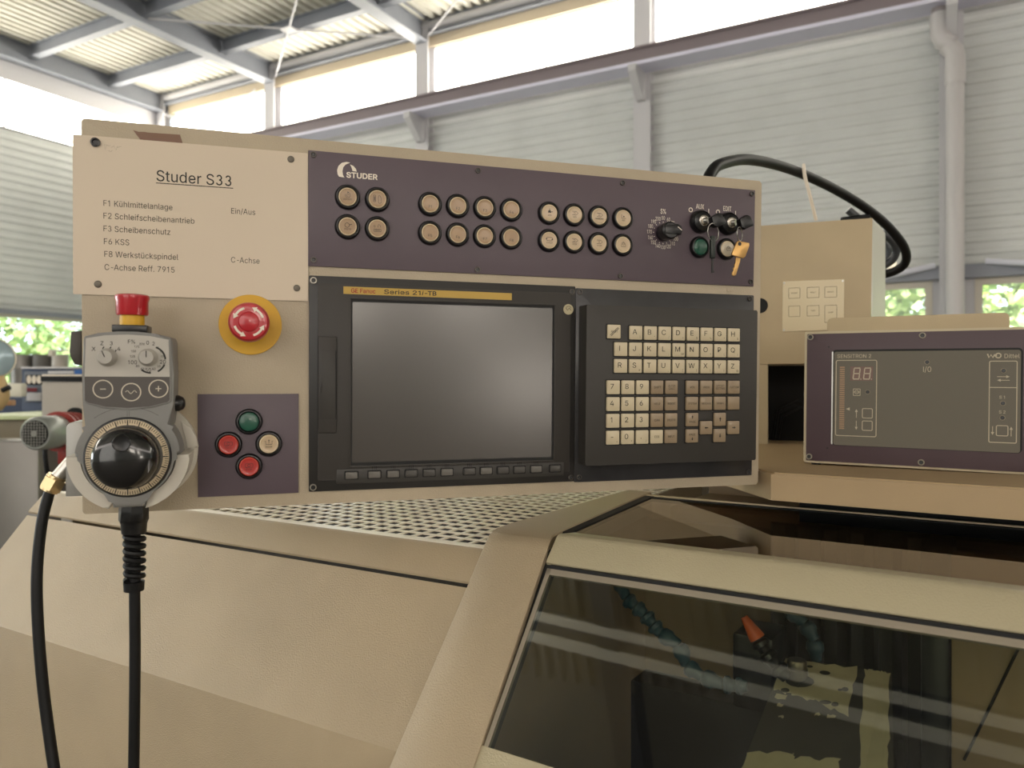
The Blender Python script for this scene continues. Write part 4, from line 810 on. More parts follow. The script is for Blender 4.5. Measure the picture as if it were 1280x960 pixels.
b = B(1); b.tube(L3, .0085, 12); solo('cable_coil', 'small inner grey loop of the coiled cable beside the beige cabinet', 'cable', b, mat('cable_grey2', '#5f6468', .3), None, tuple(L3[-1]))
b = B(1); b.tube(pathpx([(1052, 275, 1.48), (1086, 270.5, 1.48)]), .0055, 10); solo('cable_end', 'stub of dark cable lying on top of the beige cabinet', 'cable', b, rubber, None, tuple(atd(1062, 270, 1.45)))
Z = smooth(pathpx([(1004.5, 205, 1.355), (1006, 220, 1.355), (1012, 243, 1.37), (1020, 275, 1.40)]))
b = B(1); b.tube(Z, [.003]*3+[.0033]*(len(Z)-3), 8); solo('cable_tie', 'white cable tie tail sticking up from the black cable', 'cable tie', b, white, None, tuple(Z[-1]))

# ================================================================== PANEL HOUSING
h = thing('panel_housing', 'cream textured steel control panel housing that carries all the operating modules', 'control panel', PAN, (164, 40, -233))
b = B(); b.rrect(-206, 534, -233, 137.7, 2.5, 0, 78, 0, 1.8); part('shell', b, paintH, h)
b = B(); b.prism([(-162, 130.6), (-157, 129.4), (-152, 130.0), (-150, 129.6), (-121, 130.2), (-117.5, 119), (-158, 119), (-156, 122.5)], -.5, .05); part('tape_remnant', b, tape, h, 'torn brown tape remnant')
b = B(); b.box(487, 495.5, -.6, .1, 1, 6.3, .3); part('stud_plate', b, MATS['housing_paint'], h)
for u in (124, 150):
    b = B(); b.lathe(0, 0, [(0, 2.2), (3, 1.6), (4.2, 0)], 14, 0, Matrix.Translation((u+(0 if u < 130 else 160), 8, 137.5)) @ Matrix.Rotation(R(90), 4, 'X')); part('top_rivet', b, paintH, h)
hk0 = pu(97, 415, .02); hk1 = pu(97, 457, .02)
b = B(); b.prism([(x*1.0, z) for x, z in ((hk0.x-4, hk0.z+0), (hk0.x+5, hk0.z+1), (hk1.x+5, hk1.z), (hk1.x-1, hk1.z+1), (hk1.x-4.5, hk1.z+9), (hk0.x-5.5, hk0.z-20))], 12, 30, 0, 1.5); part('clamp_handle', b, mat('handle_dark', '#3b3630', .5), h, 'dark plastic clamp handle')

scF = screw_mesh(3.2, mat('socket_ring', '#55504c', .3, .8), black)
# ---------------------------------------------------------------- icons
def icon(kind, m):
    b = F(); w = .42
    if kind == 'cycle': b.ribbon(arc(0, 1.5, 2.6, -200, 80), w, 0); b.ribbon(arc(0, 1.5, 1.2, 0, 300, 8), w, 0); b.poly([(1.5, 4.6), (-.4, 5.2), (-.2, 3.2)], 0)
    elif kind == 'handbar': b.ribbon(rr(-4.2, -2, -3, 3.6, .2, 1), w, 0, closed=True); b.ribbon([(-3.1, -2), (-3.1, 2.4)], .8, 0); b.ribbon([(1, -2.5), (.6, .5), (1, 3.3), (1.9, 3.5), (2.6, 3.2), (3.6, 1), (3.4, -2)], w, 0); b.ribbon(arc(2.2, -3, 1.5, 160, 380, 6), w, 0)
    elif kind == 'wheel': b.ribbon(arc(-.6, 1.2, 2.3, 0, 360), w*1.2, 0); b.ribbon([(1.7, 1.6), (4.2, 2.3)], w*1.6, 0)
    elif kind == 'hands': b.ribbon([(-4, 2), (-3, 3.4), (-2.2, 2), (-3, .8), (-4, 2)], w, 0); b.ribbon([(.6, .8), (.4, 2.6), (1.2, 4), (2.4, 3.6), (3.2, 2.6), (3, .8)], w, 0); b.ribbon(rr(-3.6, 3.6, -3.4, -.8, .2, 1), w, 0, closed=True); b.ribbon([(-2.6, -2), (2.6, -2)], .7, 0)
    elif kind == 'doc': b.ribbon([(-3.2, 3.4), (1.6, 3.4), (4.0, 1.4), (1.6, -.6), (-3.2, -.6)], w*1.2, 0); b.ribbon([(-1.6, 2.3), (.6, 2.3), (.6, .6), (-1.6, .6)], w, 0)
    elif kind == 'loop': b.ribbon(rr(-3.4, 3.4, -.6, 3.2, 1.2, 3), w*1.1, 0, closed=True); b.poly([(-3.4, .2), (-4.6, 2), (-2.2, 2)], 0); b.poly([(3.4, 2.2), (2.2, .6), (4.6, .6)], 0)
    elif kind == 'corner': b.ribbon([(-2.6, 4), (-2.6, -.4), (2.8, -.4)], w*1.3, 0); b.ribbon(arc(.2, 1.6, .5, 0, 360, 6), .8, 0)
    elif kind == 'jog': b.poly([(-2, 0), (2, 0), (1.2, 2.6), (-1.4, 2.6)], 0); b.ribbon([(0, 2.6), (0, 4.6)], w*1.6, 0); b.ribbon([(2, 1.2), (3.8, 1)], w*1.6, 0)
    elif kind == 'lamp': b.ribbon([(-2.6, -1.6), (-2.2, 1.2), (0, 3.4), (2.2, 1.2), (2.6, -1.6)], w, 0); b.ribbon(arc(0, .8, 1.2, 0, 360, 8), w, 0); b.ribbon([(-3, -2.4), (3, -2.4)], w, 0)
    elif kind == 'tray': b.ribbon([(-4, 2.8), (-3, 2.8), (-3, -.4), (3, -.4), (3, 2.8), (4, 2.8)], w*1.2, 0); b.ribbon([(0, .6), (0, 3.6)], w*1.2, 0); b.poly([(-.9, 3), (.9, 3), (0, 4.6)], 0)
    elif kind == 'roll': b.ribbon(rr(-3.6, 3.6, -.8, 2.8, .4, 2), w, 0, closed=True); b.ribbon(arc(0, 1, 1.3, 0, 360, 10), w, 0); b.ribbon([(-1.6, -.8), (-2.2, -1.6)], w, 0)
    return b.mesh('legend', [m])
ringB = B(); ringB.lathe(0, 0, [(12.8, .3), (12.9, -1.5), (12.3, -3.6), (11.4, -4.8), (10.4, -5.0), (9.7, -4.3), (9.3, -2.6)], 40); ringMe = ringB.mesh('push_button', [black])
def capmesh(m, rim, dome=0):
    b = B(); b.lathe(0, 0, [(9.25, -2.4), (9.2, -3.4), (8.8, -3.8), (8.2, -3.9)], 36, 1); b.lathe(0, 0, [(8.2, -3.9), (8.0, -3.8-dome*.3), (5, -3.8-dome*.8), (0, -3.8-dome)], 36, 0); return b.mesh('cap', [m, rim])
capC = capmesh(cream, creamR); capG = capmesh(green, green, 1.5); capR = capmesh(red, mat('rim_red', '#c64a3a', .4)); capW = capmesh(mat('button_white', '#c9bda6', .35, coat=.5), creamR, .8)
capC2 = capmesh(mat('button_cream_pale', '#bda585', .35, coat=.4), creamR)
_ic = {}
def button(parent, x, z, cap=None, kind=None, word=None, label=None, im=None, wz=-3.6, wcap=1.6):
    o = inst('push_button', ringMe, parent, (x, 0, z), label)
    c = inst('cap', cap or capC, o); yy = -4.0 if cap not in (capG, capW) else -5.6
    im = im or inkS
    if kind:
        if (kind, im.name) not in _ic: _ic[(kind, im.name)] = icon(kind, im)
        g = inst('legend', _ic[(kind, im.name)], o, None); g.location = (0, yy*.001, 0)
    if word:
        g = inst('legend', text(word, wcap, im, bold=.02), o, None); g.location = (0, yy*.001-.0001, wz*.001)
    return o

# ---------------------------------------------------------------- upper purple plate
u = thing('upper_button_plate', 'long purple plate above the screen with twenty round buttons and two key switches', 'control panel', PAN, (261, 0, 9))
b = B(); b.prism([(-1.2, 126), (523.4, 125.4), (522.8, 9.0), (-1.2, 9.5)], -2.2, 0, 0, .3); part('plate', b, purple, u)
PL = -2.3
def ub(*a, **k):
    o = button(u, *a, **k); o.location.y = PL*.001; return o
ub(37.6, 81.2, kind='cycle', word='ROTATE'); ub(67.9, 81.0, kind='handbar'); ub(37.7, 51.0, kind='wheel', word='DRESS'); ub(67.9, 50.8, kind='hands')
for i in range(4):
    ub(123.2+29.9*i, 80.2, word='F%d' % (i+1), wz=-4.6, wcap=2.9); ub(123.2+29.9*i, 49.8, word='F%d' % (i+5), wz=-4.6, wcap=2.9)
for i, (k, w) in enumerate((('jog', 'JOG'), ('doc', 'MDI'), ('doc', 'MEMORY'), ('corner', 'REF'))): ub(256.9+29.95*i, 79.6, cap=capC2, kind=k, word=w)
for i, (k, w) in enumerate((('loop', 'CYCLE'), ('doc', 'STEP'), ('doc', 'STOP'), ('lamp', None))): ub(256.9+29.95*i, 49.3, cap=capC2, kind=k, word=w)
ub(447.0, 52.2, cap=capG, label='green push button'); ub(483.6, 52.0, cap=capW, kind='lamp', im=ink, label='white push button')
for q in ((3.7, 121.7), (4.0, 15.6), (175.8, 120.2), (175.8, 13.6), (346.8, 120.3), (345.2, 13.9), (518.9, 120.7), (518.4, 14.3)): inst('screw', scF, u, (q[0], -2.2, q[1]))
# logo: open ring and bold word
b = F(); y_ = -2.5
outer = [(40.5, 116.9), (36.5, 117.3), (32.0, 116.0), (28.6, 112.6), (27.2, 108.0), (27.8, 103.8), (29.2, 101.7), (34.6, 101.2), (33.2, 103.5), (32.6, 107.5), (33.4, 111.5), (35.8, 114.6), (40.5, 116.9)]
for p, q in (((0, 1, 12), None),): pass
O_ = outer[:7]; I_ = outer[12:6:-1]
for i in range(6):
    b._f([b.bm.verts.new((p[0], y_, p[1])) for p in (O_[i], O_[i+1], I_[min(i+1, 5)], I_[min(i, 5)])])
Oa = [(40.0, 115.0), (43.6, 113.8), (46.0, 111.2), (47.0, 108.2)]; Ia = [(40.0, 115.0), (41.4, 112.8), (42.2, 110.5), (42.6, 108.6)]
for i in range(3): b._f([b.bm.verts.new((p[0], y_, p[1])) for p in (Oa[i], Ia[i], Ia[i+1], Oa[i+1])])
part('logo', b, white, u)
put('STUDER', 5.3, white, u, 36.3, 101.6, y_, align='LEFT', bold=.28, width=1.10)
# speed dial
put('S%', 5.6, white, u, 399.2, 88.6, y_, width=.62, bold=.08)
for i, w in enumerate((50, 60, 70, 80, 90, 100, 110, 120, 130, 140, 150, 160, 170, 180, 190, 200)):
    a = R(90-22.5*i); put(str(w), 4.3, white, u, 399.2+17.8*math.cos(a), 64.6+17.0*math.sin(a), y_, width=.62)
b = F()
for i in range(16):
    a = R(90-22.5*i); b.ribbon([(399.2+11.6*math.cos(a), 66.4+11.6*math.sin(a)), (399.2+13.2*math.cos(a), 66.4+13.2*math.sin(a))], .7, y_)
part('scale_marks', b, white, u)
b = B(); b.lathe(399.2, 66.4, [(9.0, -2.3), (9.6, -3), (10.6, -14), (10.2, -20), (8.5, -21.5), (0, -21.5)], 12)
b.prism([(391, 71.5), (407, 74.0), (411.8, 72.0), (413.6, 66.2), (411.5, 61.8), (404, 62.0), (391, 62.5)], -22.6, -8, 0, .8)
dk = part('rotary_knob', b, black, u)
b = F(); b.ribbon([(407, 70.5), (412.2, 66.8)], .9, -22.8); inst('pointer_line', b.mesh('pointer_line', [white], OFF[dk][0]), dk)
put('AUX', 5.6, white, u, 447.6, 97.6, y_, width=.68, bold=.06); put('EDIT', 5.6, white, u, 484.6, 97.6, y_, width=.68, bold=.06)
b = F()
for x in (435.2, 471.9): b.ribbon(arc(x, 95.6, 2.3, 0, 360, 18), 1.0, y_)
for x in (459.4, 496.2): b.ribbon([(x, 93.2), (x, 98.4)], .9, y_)
part('switch_symbols', b, white, u)
for x in (447.4, 485.0):
    b = B(); b.lathe(x, 82.2, [(13.6, -2.2), (13.8, -4), (13.0, -8), (11.8, -10), (10.4, -9.2), (8, -10.5), (6.6, -11)], 36, 0); b.lathe(x, 82.2, [(6.6, -11), (6.2, -12.4), (5.2, -12.8), (4.6, -12), (0, -12)], 24, 1)
    part('key_switch', b, [black, mat('lock_chrome', '#cfcac0', .25, 1)], u)
# key sets hanging from the switches
def ring(c, r, th, ax=(0, 1, 0), n=26, tilt=0):
    out = []
    for i in range(n):
        a = 2*PI*i/n; out.append((c[0]+r*math.cos(a), c[1]+math.sin(tilt)*r*math.cos(a), c[2]+r*math.sin(a)))
    return out
def keyset(name, label, sx, kx, headmat, ringc, keypoly, keym, ydeep, base):
    t = thing(name, label, 'keys', PAN, base)
    b = B(); b.tube([(sx+.5, -12, 82), (sx+3, -16, 81.6)], 3.4, 12); part('shaft', b, steel, t)
    M = Matrix.Translation((sx+8, -24, 79.8)) @ Matrix.Rotation(R(-18), 4, 'Y')
    b = B(); b.prism([(-6.5, -4), (-6, 5.6), (4.4, 8.2), (8.4, 6.2), (10.8, -3.0), (9, -6.4), (-2.4, -7.4)], -4.0, 4.0, 0, 1.0, M); part('key_head', b, headmat, t)
    b = B(); b.tube(ring(ringc, 10.2 if sx < 470 else 8.0, .5, tilt=.5 if sx < 470 else 1.0), .55, 8, closed=True); part('split_ring', b, steel, t)
    return t
k1 = keyset('key_set', 'two black headed keys on a split ring in the AUX switch', 447.4, 0, black, pu(891.4, 290.4, -.028), None, None, 0, (455, -20, 60))
rc = pu(891, 300, -.028)
b = B(); p = pu(890.8, 309, -.028); q = pu(889.8, 340, -.028)
b.box(p.x-3.2, p.x+2.8, -30, -26.0, p.z-13, p.z+13, 1.0); part('spare_key_head', b, mat('key_black', '#15201a', .4), k1)
b = B(); b.box(p.x-1.2, p.x+1.0, -28.6, -27.4, q.z, p.z-13); b.box(p.x-1.2, p.x+2.0, -28.6, -27.4, q.z-1, q.z+1.4); part('spare_key_blade', b, dsteel, k1)
k2 = keyset('key_set', 'brass key hanging on a ring in the EDIT switch', 485.0, 0, black, pu(924.6, 292.4, -.028), None, None, 0, (497, -20, 60))
def kp(x, y): v = pu(x, y, -.028); return (v.x, v.z)
z8 = lambda x, y: kp(800+x*.1172, 240+y*.1172)
b = B(); b.prism([z8(1030, 535), z8(1045, 522), z8(1160, 545), z8(1162, 575), z8(1120, 690), z8(1098, 708), z8(975, 672), z8(980, 650)], -29, -26.8, 0, .4)
kb = part('brass_key_head', b, brass, k2)
b = B(); b.prism([z8(1020, 695), z8(1070, 705), z8(1062, 750), z8(1022, 885), z8(995, 898), z8(980, 880), z8(984, 855), z8(998, 838), z8(990, 815), z8(1008, 800), z8(1004, 775), z8(1018, 755)], -28.6, -27.2, 0, .3); part('brass_key_blade', b, brass, k2)
b = B(); hx, hz = z8(1058, 555); b.lathe(hx, hz, [(0, -29.15), (2.3, -29.15), (2.3, -28.9)], 14); part('key_eye', b, black, k2)

# ---------------------------------------------------------------- display unit
d = thing('display_unit', 'dark grey screen unit with yellow name strip and a row of soft keys', 'monitor', PAN, (145, 0, -220))
b = B(); b.rrect(-.2, 289.6, -219.8, -.2, 1, -3, 0, 0, .4); part('mounting_rim', b, rimM, d)
b = B(); b.rrect(8.5, 283, -208.5, -8.0, 1.5, -5.5, -3, 0, .8)
b.box(8.5, 27, -6.8, -5.5, -160, -62, .9)
part('bezel', b, bezelM, d)
b = B(); b.prism(rr(40.6, 264.6, -194.6, -22.6, 2, 3), -5.72, -5.4, 0); part('screen_recess', b, gasket, d)
b = B()
for q in ((39.6, 41.4, -195.4, -22), (263.8, 265.6, -195.4, -22), (39.6, 265.6, -22.8, -21.2), (39.6, 265.6, -196.2, -194.4)): b.box(q[0], q[1], -6.3, -5.4, q[2], q[3], .3)
part('screen_lip', b, bezelM, d)
b = B(); b.rrect(42.8, 261.2, -191.0, -25.8, 1.5, -5.9, -5.5, 0, 0); part('screen', b, screenM, d, 'blank grey screen')
b = B(); b.prism([(33.6, -10.3), (213.8, -10.9), (213.7, -18.4), (33.6, -17.9)], -6.0, -5.5); st_ = part('name_strip', b, stripY, d, 'yellow name strip')
put('GE Fanuc', 4.3, redink, st_, 41, -16.4, -6.1, align='LEFT', bold=.14, width=.95)
put('Series 21', 4.3, ink, st_, 74.5, -16.4, -6.1, align='LEFT', bold=.13, width=1.56)
put('i', 4.3, ink, st_, 114.0, -16.4, -6.1, align='LEFT', bold=.12, width=1.3, shear=.2)
put('-TB', 4.3, ink, st_, 116.6, -16.4, -6.1, align='LEFT', bold=.18, width=1.28)
b = B(); b.rrect(9.5, 25.6, -146, -76, 1, -7.8, -6.6, 0, .4); cd = part('card_door', b, mat('card_door_plastic', '#2c2925', .5), d)
b = B(); b.box(11, 12.4, -8.4, -7.6, -119, -103, .2); inst('finger_grip', b.mesh('finger_grip', [rimM], OFF[cd][0]), cd)
b = B(); b.box(25.6, 26.6, -7.2, -6.6, -146, -76); inst('door_gap', b.mesh('door_gap', [gasket], OFF[cd][0]), cd)
b = B(); b.rrect(27, 276, -212.5, -197.5, 1.5, -6.2, -5.4, 0, .5); part('softkey_strip', b, mat('softkey_bar', '#2f2c28', .5), d)
def keyblock(w, hgt, dep, m, r=1.0, name='softkey'):
    b = B(); b.rrect(-w/2-1.1, w/2+1.1, -hgt/2-1.1, hgt/2+1.1, r, -.5, .3, 1, 0); b.rrect(-w/2, w/2, -hgt/2, hgt/2, r, -dep, 0, 0, .5, 3); return b.mesh(name, [m, gasket])
sk1 = keyblock(12.2, 6.8, 2.2, softM); sk2 = keyblock(12.2, 6.8, 2.2, softL)
for i, x in enumerate((42.1, 65.4, 84.9, 103.9, 123, 142.3, 166.9, 185.7, 204.6, 223.5, 242.9, 265.3)):
    inst('softkey', sk2 if i in (0, 1, 2, 5, 7, 10) else sk1, d, (x, -6.2, -204.0))
b = F()
for x in (65.4, 84.9, 103.9, 123, 142.3, 166.9, 185.7, 204.6, 223.5, 242.9):
    for dx in (-2, 0, 2): b.ribbon([(x+dx, -199.3), (x+dx, -195.4)], .6, -6.45)
part('softkey_marks', b, gasket, d)
b = B(); b.lathe(280.3, -26.4, [(0, -6.1), (5.6, -6.0), (6.0, -5.5)], 26); st2 = part('round_sticker', b, mat('sticker_cream', '#b0a585', .5), d, 'round cream sticker')
b = F(); b.ribbon([(277, -25), (279, -27.5), (281, -25), (283.5, -27.5)], .7, -6.2); b.ribbon(arc(280.3, -26.4, 3.4, 20, 160, 8), .5, -6.2); inst('sticker_mark', b.mesh('sticker_mark', [inkS], OFF[st2][0]), st2)
scD = screw_mesh(3.5, mat('screw_bright', '#9a958c', .3, .8), black)
for i, q in enumerate(((4.0, -5.3), (4.0, -215.4), (285.2, -6.4), (285.5, -215.3))): inst('screw', scD if i < 2 else scF, d, (q[0], -3, q[1]))

# ---------------------------------------------------------------- keypad unit
kx = thing('keypad_unit', 'raised dark grey keypad with beige letter and number keys right of the screen', 'keyboard', PAN, (405, 0, -220))
b = B(); b.rrect(290.4, 523.0, -221.0, -2.0, 1, -2.6, 0, 0, .4); part('back_plate', b, mdiM, kx)
b = B(); b.rrect(294.6, 513.6, -199.8, -22.0, 1.5, -24, -2.6, 0, .8); part('keypad_block', b, slabM, kx)
for q in ((294.9, -6.2), (517.3, -6.2), (518.2, -216.8), (295.6, -215.4)): inst('screw', scF, kx, (q[0], -2.6, q[1]))
KW, KH = 15.6, 15.4
kl = keyblock(KW, KH, 3.0, keyL, 1.0, 'key'); kbn = keyblock(KW, KH, 3.0, keyB, 1.0, 'key')
KY = -24
def key(x, z, txt, light=True, sub=None, cap=5.6, lay='L', label=None):
    o = inst('key', kl if light else kbn, kx, (x, KY, z), label)
    if txt:
        if lay == 'L': me = text(txt, cap, ink, bold=.02, width=1.12); loc = (-1.8, -3.15, -1.8)
        else:
            n = txt.count('\n'); me = text(txt, cap, ink, width=.92, line=.9); loc = (0, -3.15, -cap/2+(cap*.75 if n else 0))
        g = inst('legend', me, o); g.location = Vector(loc)*.001
    if sub:
        g = inst('legend', text(sub, 2.3, ink), o); g.location = Vector((4.6, -3.15, -5.6))*.001
    return o
key(326.7, -51.2, 'RESET', cap=2.1, lay='C')
b = F(); b.ribbon([(-5, -4), (4.5, 4.8)], .6, -3.2); b.ribbon([(-4, -5), (5.5, 3.8)], .6, -3.2)
g = inst('legend', b.mesh('legend', [ink]), [o for o in COL.objects if o.name.startswith('key') and o.get('category') is None and o.parent == kx and o.data and o.data.name.startswith('key')][-1])
for i, (c, sb) in enumerate(zip('ABCDEFGH', (')', '"', '/', '=', '$', '%', '*', '&'))): key(353.6+18.07*i, -51.9, c, sub=sb)
for i, (c, sb) in enumerate(zip('IJKLMNOPQ', (None, ',', ':', ';', 'SP', None, '?', '(', ')'))): key(335.2+18.12*i, -70.6, c, sub=sb)
for i, (c, sb) in enumerate(zip('RSTUVWXYZ', (None, '#', None, '_', '[', ']', '{', '}', '@'))): key(335.2+18.12*i, -89.3, c, sub=sb)
rows = [-113.1, -131.8, -150.4, -169.2]
for r_, (nums, f1, f2) in enumerate((('789', 'SHIFT', 'ALTER\nCALC'), ('456', 'HELP', 'INSERT'), ('123', 'CAN', 'DELETE'), ('-0.', 'EOB', 'INPUT'))):
    for i, c in enumerate(nums): key(326.4+18.0*i, rows[r_], c, cap=5.6, lay='L', sub={'-': '+', '0': '*', '.': '/'}.get(c))
    key(380.6, rows[r_], f1, f1 == 'EOB', cap=2.5, lay='C'); key(398.8, rows[r_], f2, False, cap=2.3, lay='C')
for i, c in enumerate(('POS', 'PROG', 'OFFSET\nSETTING', 'CUSTOM')): key(425.6+18.35*i, rows[0], c, False, cap=2.3, lay='C')
for i, c in enumerate(('SYSTEM', 'MESSAGE', 'GRAPH', None)): key(425.6+18.35*i, rows[1], c, False, cap=2.1, lay='C')
def arrkey(x, z, dx, dz):
    o = key(x, z, None, False)
    b = F(); arrow(b, -dx*2.3, -dz*2.3, dx*2.6, dz*2.6, -3.2, 1.0, 1.4, 2.4); inst('legend', b.mesh('legend', [ink]), o); return o
def pagekey(z, up):
    o = key(426, z, None, False); g = inst('legend', text('PAGE', 2.4, ink, width=.95), o); g.location = (0, -.00315, -.0035 if up else .0005)
    b = F(); arrow(b, 0, 1.2 if up else -1.6, 0, 5 if up else -5.2, -3.2, .8, 1.2, 2); inst('legend', b.mesh('legend', [ink]), o)
pagekey(-150.4, True); pagekey(-169.2, False)
arrkey(444.4, -160.0, -1, 0); arrkey(462.5, -150.5, 0, 1); arrkey(462.5, -169.4, 0, -1); arrkey(480.9, -160.4, 1, 0)

# ---------------------------------------------------------------- notice sheet
n_ = thing('notice_sheet', 'laminated cream paper notice screwed over the top left of the panel', 'notice', PAN, (-107, -2, -26))
b = B(); b.prism([(-212.8, 121.5), (-1.6, 122.8), (-1.0, -26.2), (-212.9, -26.6)], -1.6, -.9); part('sheet', b, paper, n_)
y_ = -1.75
put('Studer S33', 10.3, ink, n_, -142.3, 84.0, y_, align='LEFT', width=.93, bold=.05)
b = F(); b.ribbon([(-142.0, 82.0), (-72.6, 82.2)], .8, y_); part('underline', b, ink, n_)
for w, x, z in (('F1 Kühlmittelanlage', -187.8, 57.0), ('F2 Schleifscheibenantrieb', -187.8, 45.2), ('F3 Scheibenschutz', -187.8, 33.2), ('F6 KSS', -187.5, 21.2), ('F8 Werkstückspindel', -187.2, 9.4), ('C-Achse Reff. 7915', -186.9, -2.9), ('Ein/Aus', -75, 57.4), ('C-Achse', -75, 9.4)):
    put(w, 5.4, mat('print_grey', '#3a352e', .6), n_, x, z, y_, align='LEFT', width=.88)
b = F()
random.seed(2)
for i in range(5): b.ribbon([(-187+3*i+random.uniform(-1, 1), 113+random.uniform(-2, 2)) , (-185.5+3*i, 112+random.uniform(-3, 3)), (-184+3*i, 114)], .3, y_)
b.ribbon([(-183, 109), (-181, 108.2), (-179.5, 109.4)], .35, y_); part('scribble', b, mat('pencil', '#9a8d7c', .7), n_)
for q, m_ in (((-193.8, 115.6), 1), ((-18.1, 115.4), 0), ((-192.1, -16.6), 0), ((-12.2, -13.4), 0)):
    b = B()
    if m_: b.lathe(q[0], q[1], [(4.2, -1.6), (4.2, -3.5), (2.8, -3.7), (2.4, -2)], 18); b.lathe(q[0], q[1], [(2.4, -2), (0, -2)], 18)
    else: b.lathe(q[0], q[1], [(3.4, -1.6), (3.2, -2.6), (2.4, -3.1), (0, -3.2)], 18)
    part('screw', b, black if m_ else mat('screw_grey', '#6d675d', .5, .5), n_, 'black socket screw' if m_ else None)

# ---------------------------------------------------------------- emergency stop on the panel
e = thing('emergency_stop', 'round red emergency stop on a yellow disc below the notice', 'emergency stop', PAN, (-56.5, 0, -50.5))
b = B(); b.lathe(-56.4, -51.4, [(29.6, 0), (29.8, -1.6), (29.4, -2.0), (16, -2.0)], 48); part('yellow_disc', b, yellow, e)
b = B(); b.lathe(-56.6, -51.2, [(15.5, -2), (15, -18), (12, -19)], 32); part('collar', b, mat('collar_dark', '#7a1420', .4), e)
b = B(); b.lathe(-56.9, -50.9, [(13, -17), (17.6, -18), (18.7, -22), (18.8, -36), (18.2, -40.5), (16.6, -42.6), (14, -43.2), (9.5, -43.3), (9.0, -44.4), (8.2, -44.9), (0, -45.0)], 44); mh = part('mushroom_head', b, estopR, e)
b = F()
for k in range(4):
    a0 = 100+90*k; b.ribbon(arc(-56.9, -50.9, 13.2, a0+8, a0+52, 8), 2.1, -43.45)
    a = R(a0+50); c = Vector((-56.9+13.2*math.cos(a), -50.9+13.2*math.sin(a))); tt = Vector((-math.sin(a), math.cos(a))); nn = Vector((math.cos(a), math.sin(a)))
    b.poly([tuple(c+nn*2.6), tuple(c-nn*2.6), tuple(c+tt*4.4)], -43.45)
inst('turn_arrows', b.mesh('turn_arrows', [white], OFF[mh][0]), mh)

# ---------------------------------------------------------------- four button plate
f4 = thing('four_button_plate', 'square purple plate with four round buttons in a diamond', 'control panel', PAN, (-58, 0, -221))
b = B(); b.prism([(-105.3, -120.2), (-10.2, -120.1), (-10.3, -220.5), (-105.0, -221.0)], -2.2, 0, 0, .3); part('plate', b, purple, f4)
for x, z, c_, k, w, lb in ((-57.7, -147.5, capG, None, None, 'green push button'), (-76.8, -169.9, capR, 'roll', 'HOLD', 'red push button'), (-38.9, -169.9, capC2, 'tray', 'DOOR', 'cream push button'), (-57.6, -191.9, capR, 'roll', 'STOP', 'red push button')):
    o = button(f4, x, z, cap=c_, kind=k, word=w, label=lb, im=ink); o.location.y = -.0023

# ================================================================== HAND PENDANT AND ITS HOLDER
cx, cz = -157.6, -174.0
hd = thing('pendant_holder', 'milky white plastic cradle that holds the hand pendant', 'holder', PAN, (cx, 0, cz-50))
b = B(); out = arc(cx-.5, cz+.5, 50.5, 180, 250, 16)+[(cx-13.5, cz-41)]+arc(cx-.5, cz+.5, 39.5, 248, 180, 12); b.prism(out, -50, -6, 0, 1.2); part('left_jaw', b, holdM, hd)
b = B(); out = arc(cx, cz+.5, 38.5, 360, 292, 12)+[(cx+12.5, cz-47.5)]+arc(cx, cz+.5, 49.5, 288, 360, 16); b.prism(out, -50, -6, 0, 1.2); part('right_jaw', b, holdM, hd)
b = B(); b.prism(arc(cx+6, cz, 47, -60, 60, 20)+arc(cx-6, cz, 44, 120, 240, 16), -6, 0, 0, .6); b.prism([(cx+44, cz+1), (cx+50, cz+3.5), (cx+53.5, cz+2.5), (cx+52, cz+12), (cx+47, cz+22), (cx+38, cz+28)], -9, -2, 0, .8); part('back_plate', b, holdM, hd)

p_ = thing('hand_pendant', 'grey hand wheel pendant with black wheel and red stop button hanging left', 'controller', PAN, (cx, -30, cz-40))
top = [(cx-34.5, -67.5), (cx-24, -64.6), (cx-8, -62.9), (cx+8, -62.9), (cx+24, -64.6), (cx+35, -67.5)]
side = [(cx+36.3, -72), (cx+37.2, -100), (cx+36.6, -128), (cx+34.5, -146)]
low_ = arc(cx, cz, 42.5, 38, 2, 8)+arc(cx, cz, 37.3, 0, -66, 8)+[(cx+13, cz-38), (cx+12.5, cz-45), (cx-12.5, cz-45), (cx-13, cz-38)]+arc(cx, cz, 37.3, 246, 180, 8)+arc(cx, cz, 42.5, 178, 142, 8)
sideL = [(cx-34, -146), (cx-36, -128), (cx-36.4, -100), (cx-35.8, -72)]
b = B(); b.prism(top+side+low_+sideL, -57.5, -20, 0, 3.0, seg=3); part('body', b, pgrey, p_)
# face film in two colours inside a raised rim
ft = [(cx-33, -69.6), (cx-18, -66.6), (cx, -65.6), (cx+18, -66.6), (cx+33, -69.6)]
b = B(); ro = [(cx-34.6, -68.6), (cx-18, -65.4), (cx, -64.4), (cx+18, -65.4), (cx+34.6, -68.6), (cx+35.0, -100), (cx+35.2, -124), (cx+33, -126.6), (cx+18, -130.6), (cx, -132), (cx-18, -130.6), (cx-33, -126.6), (cx-35, -124), (cx-35, -100)]
b.prism(ro, -59.0, -57.0, 0, .8); part('face_rim', b, pgrey, p_)
b = B(); b.prism(ft+[(cx+34, -102.8), (cx-34, -102.8)], -59.3, -58.6); part('light_face', b, pface, p_)
b = B(); b.prism([(cx-34, -102.8), (cx+34, -102.8), (cx+33.8, -123.6), (cx+32, -125.4), (cx+17, -129.2), (cx, -130.4), (cx-17, -129.2), (cx-32, -125.4), (cx-33.8, -123.6)], -59.3, -58.6); part('dark_face', b, pdark, p_, 'dark key film')
y_ = -59.5
b = F()
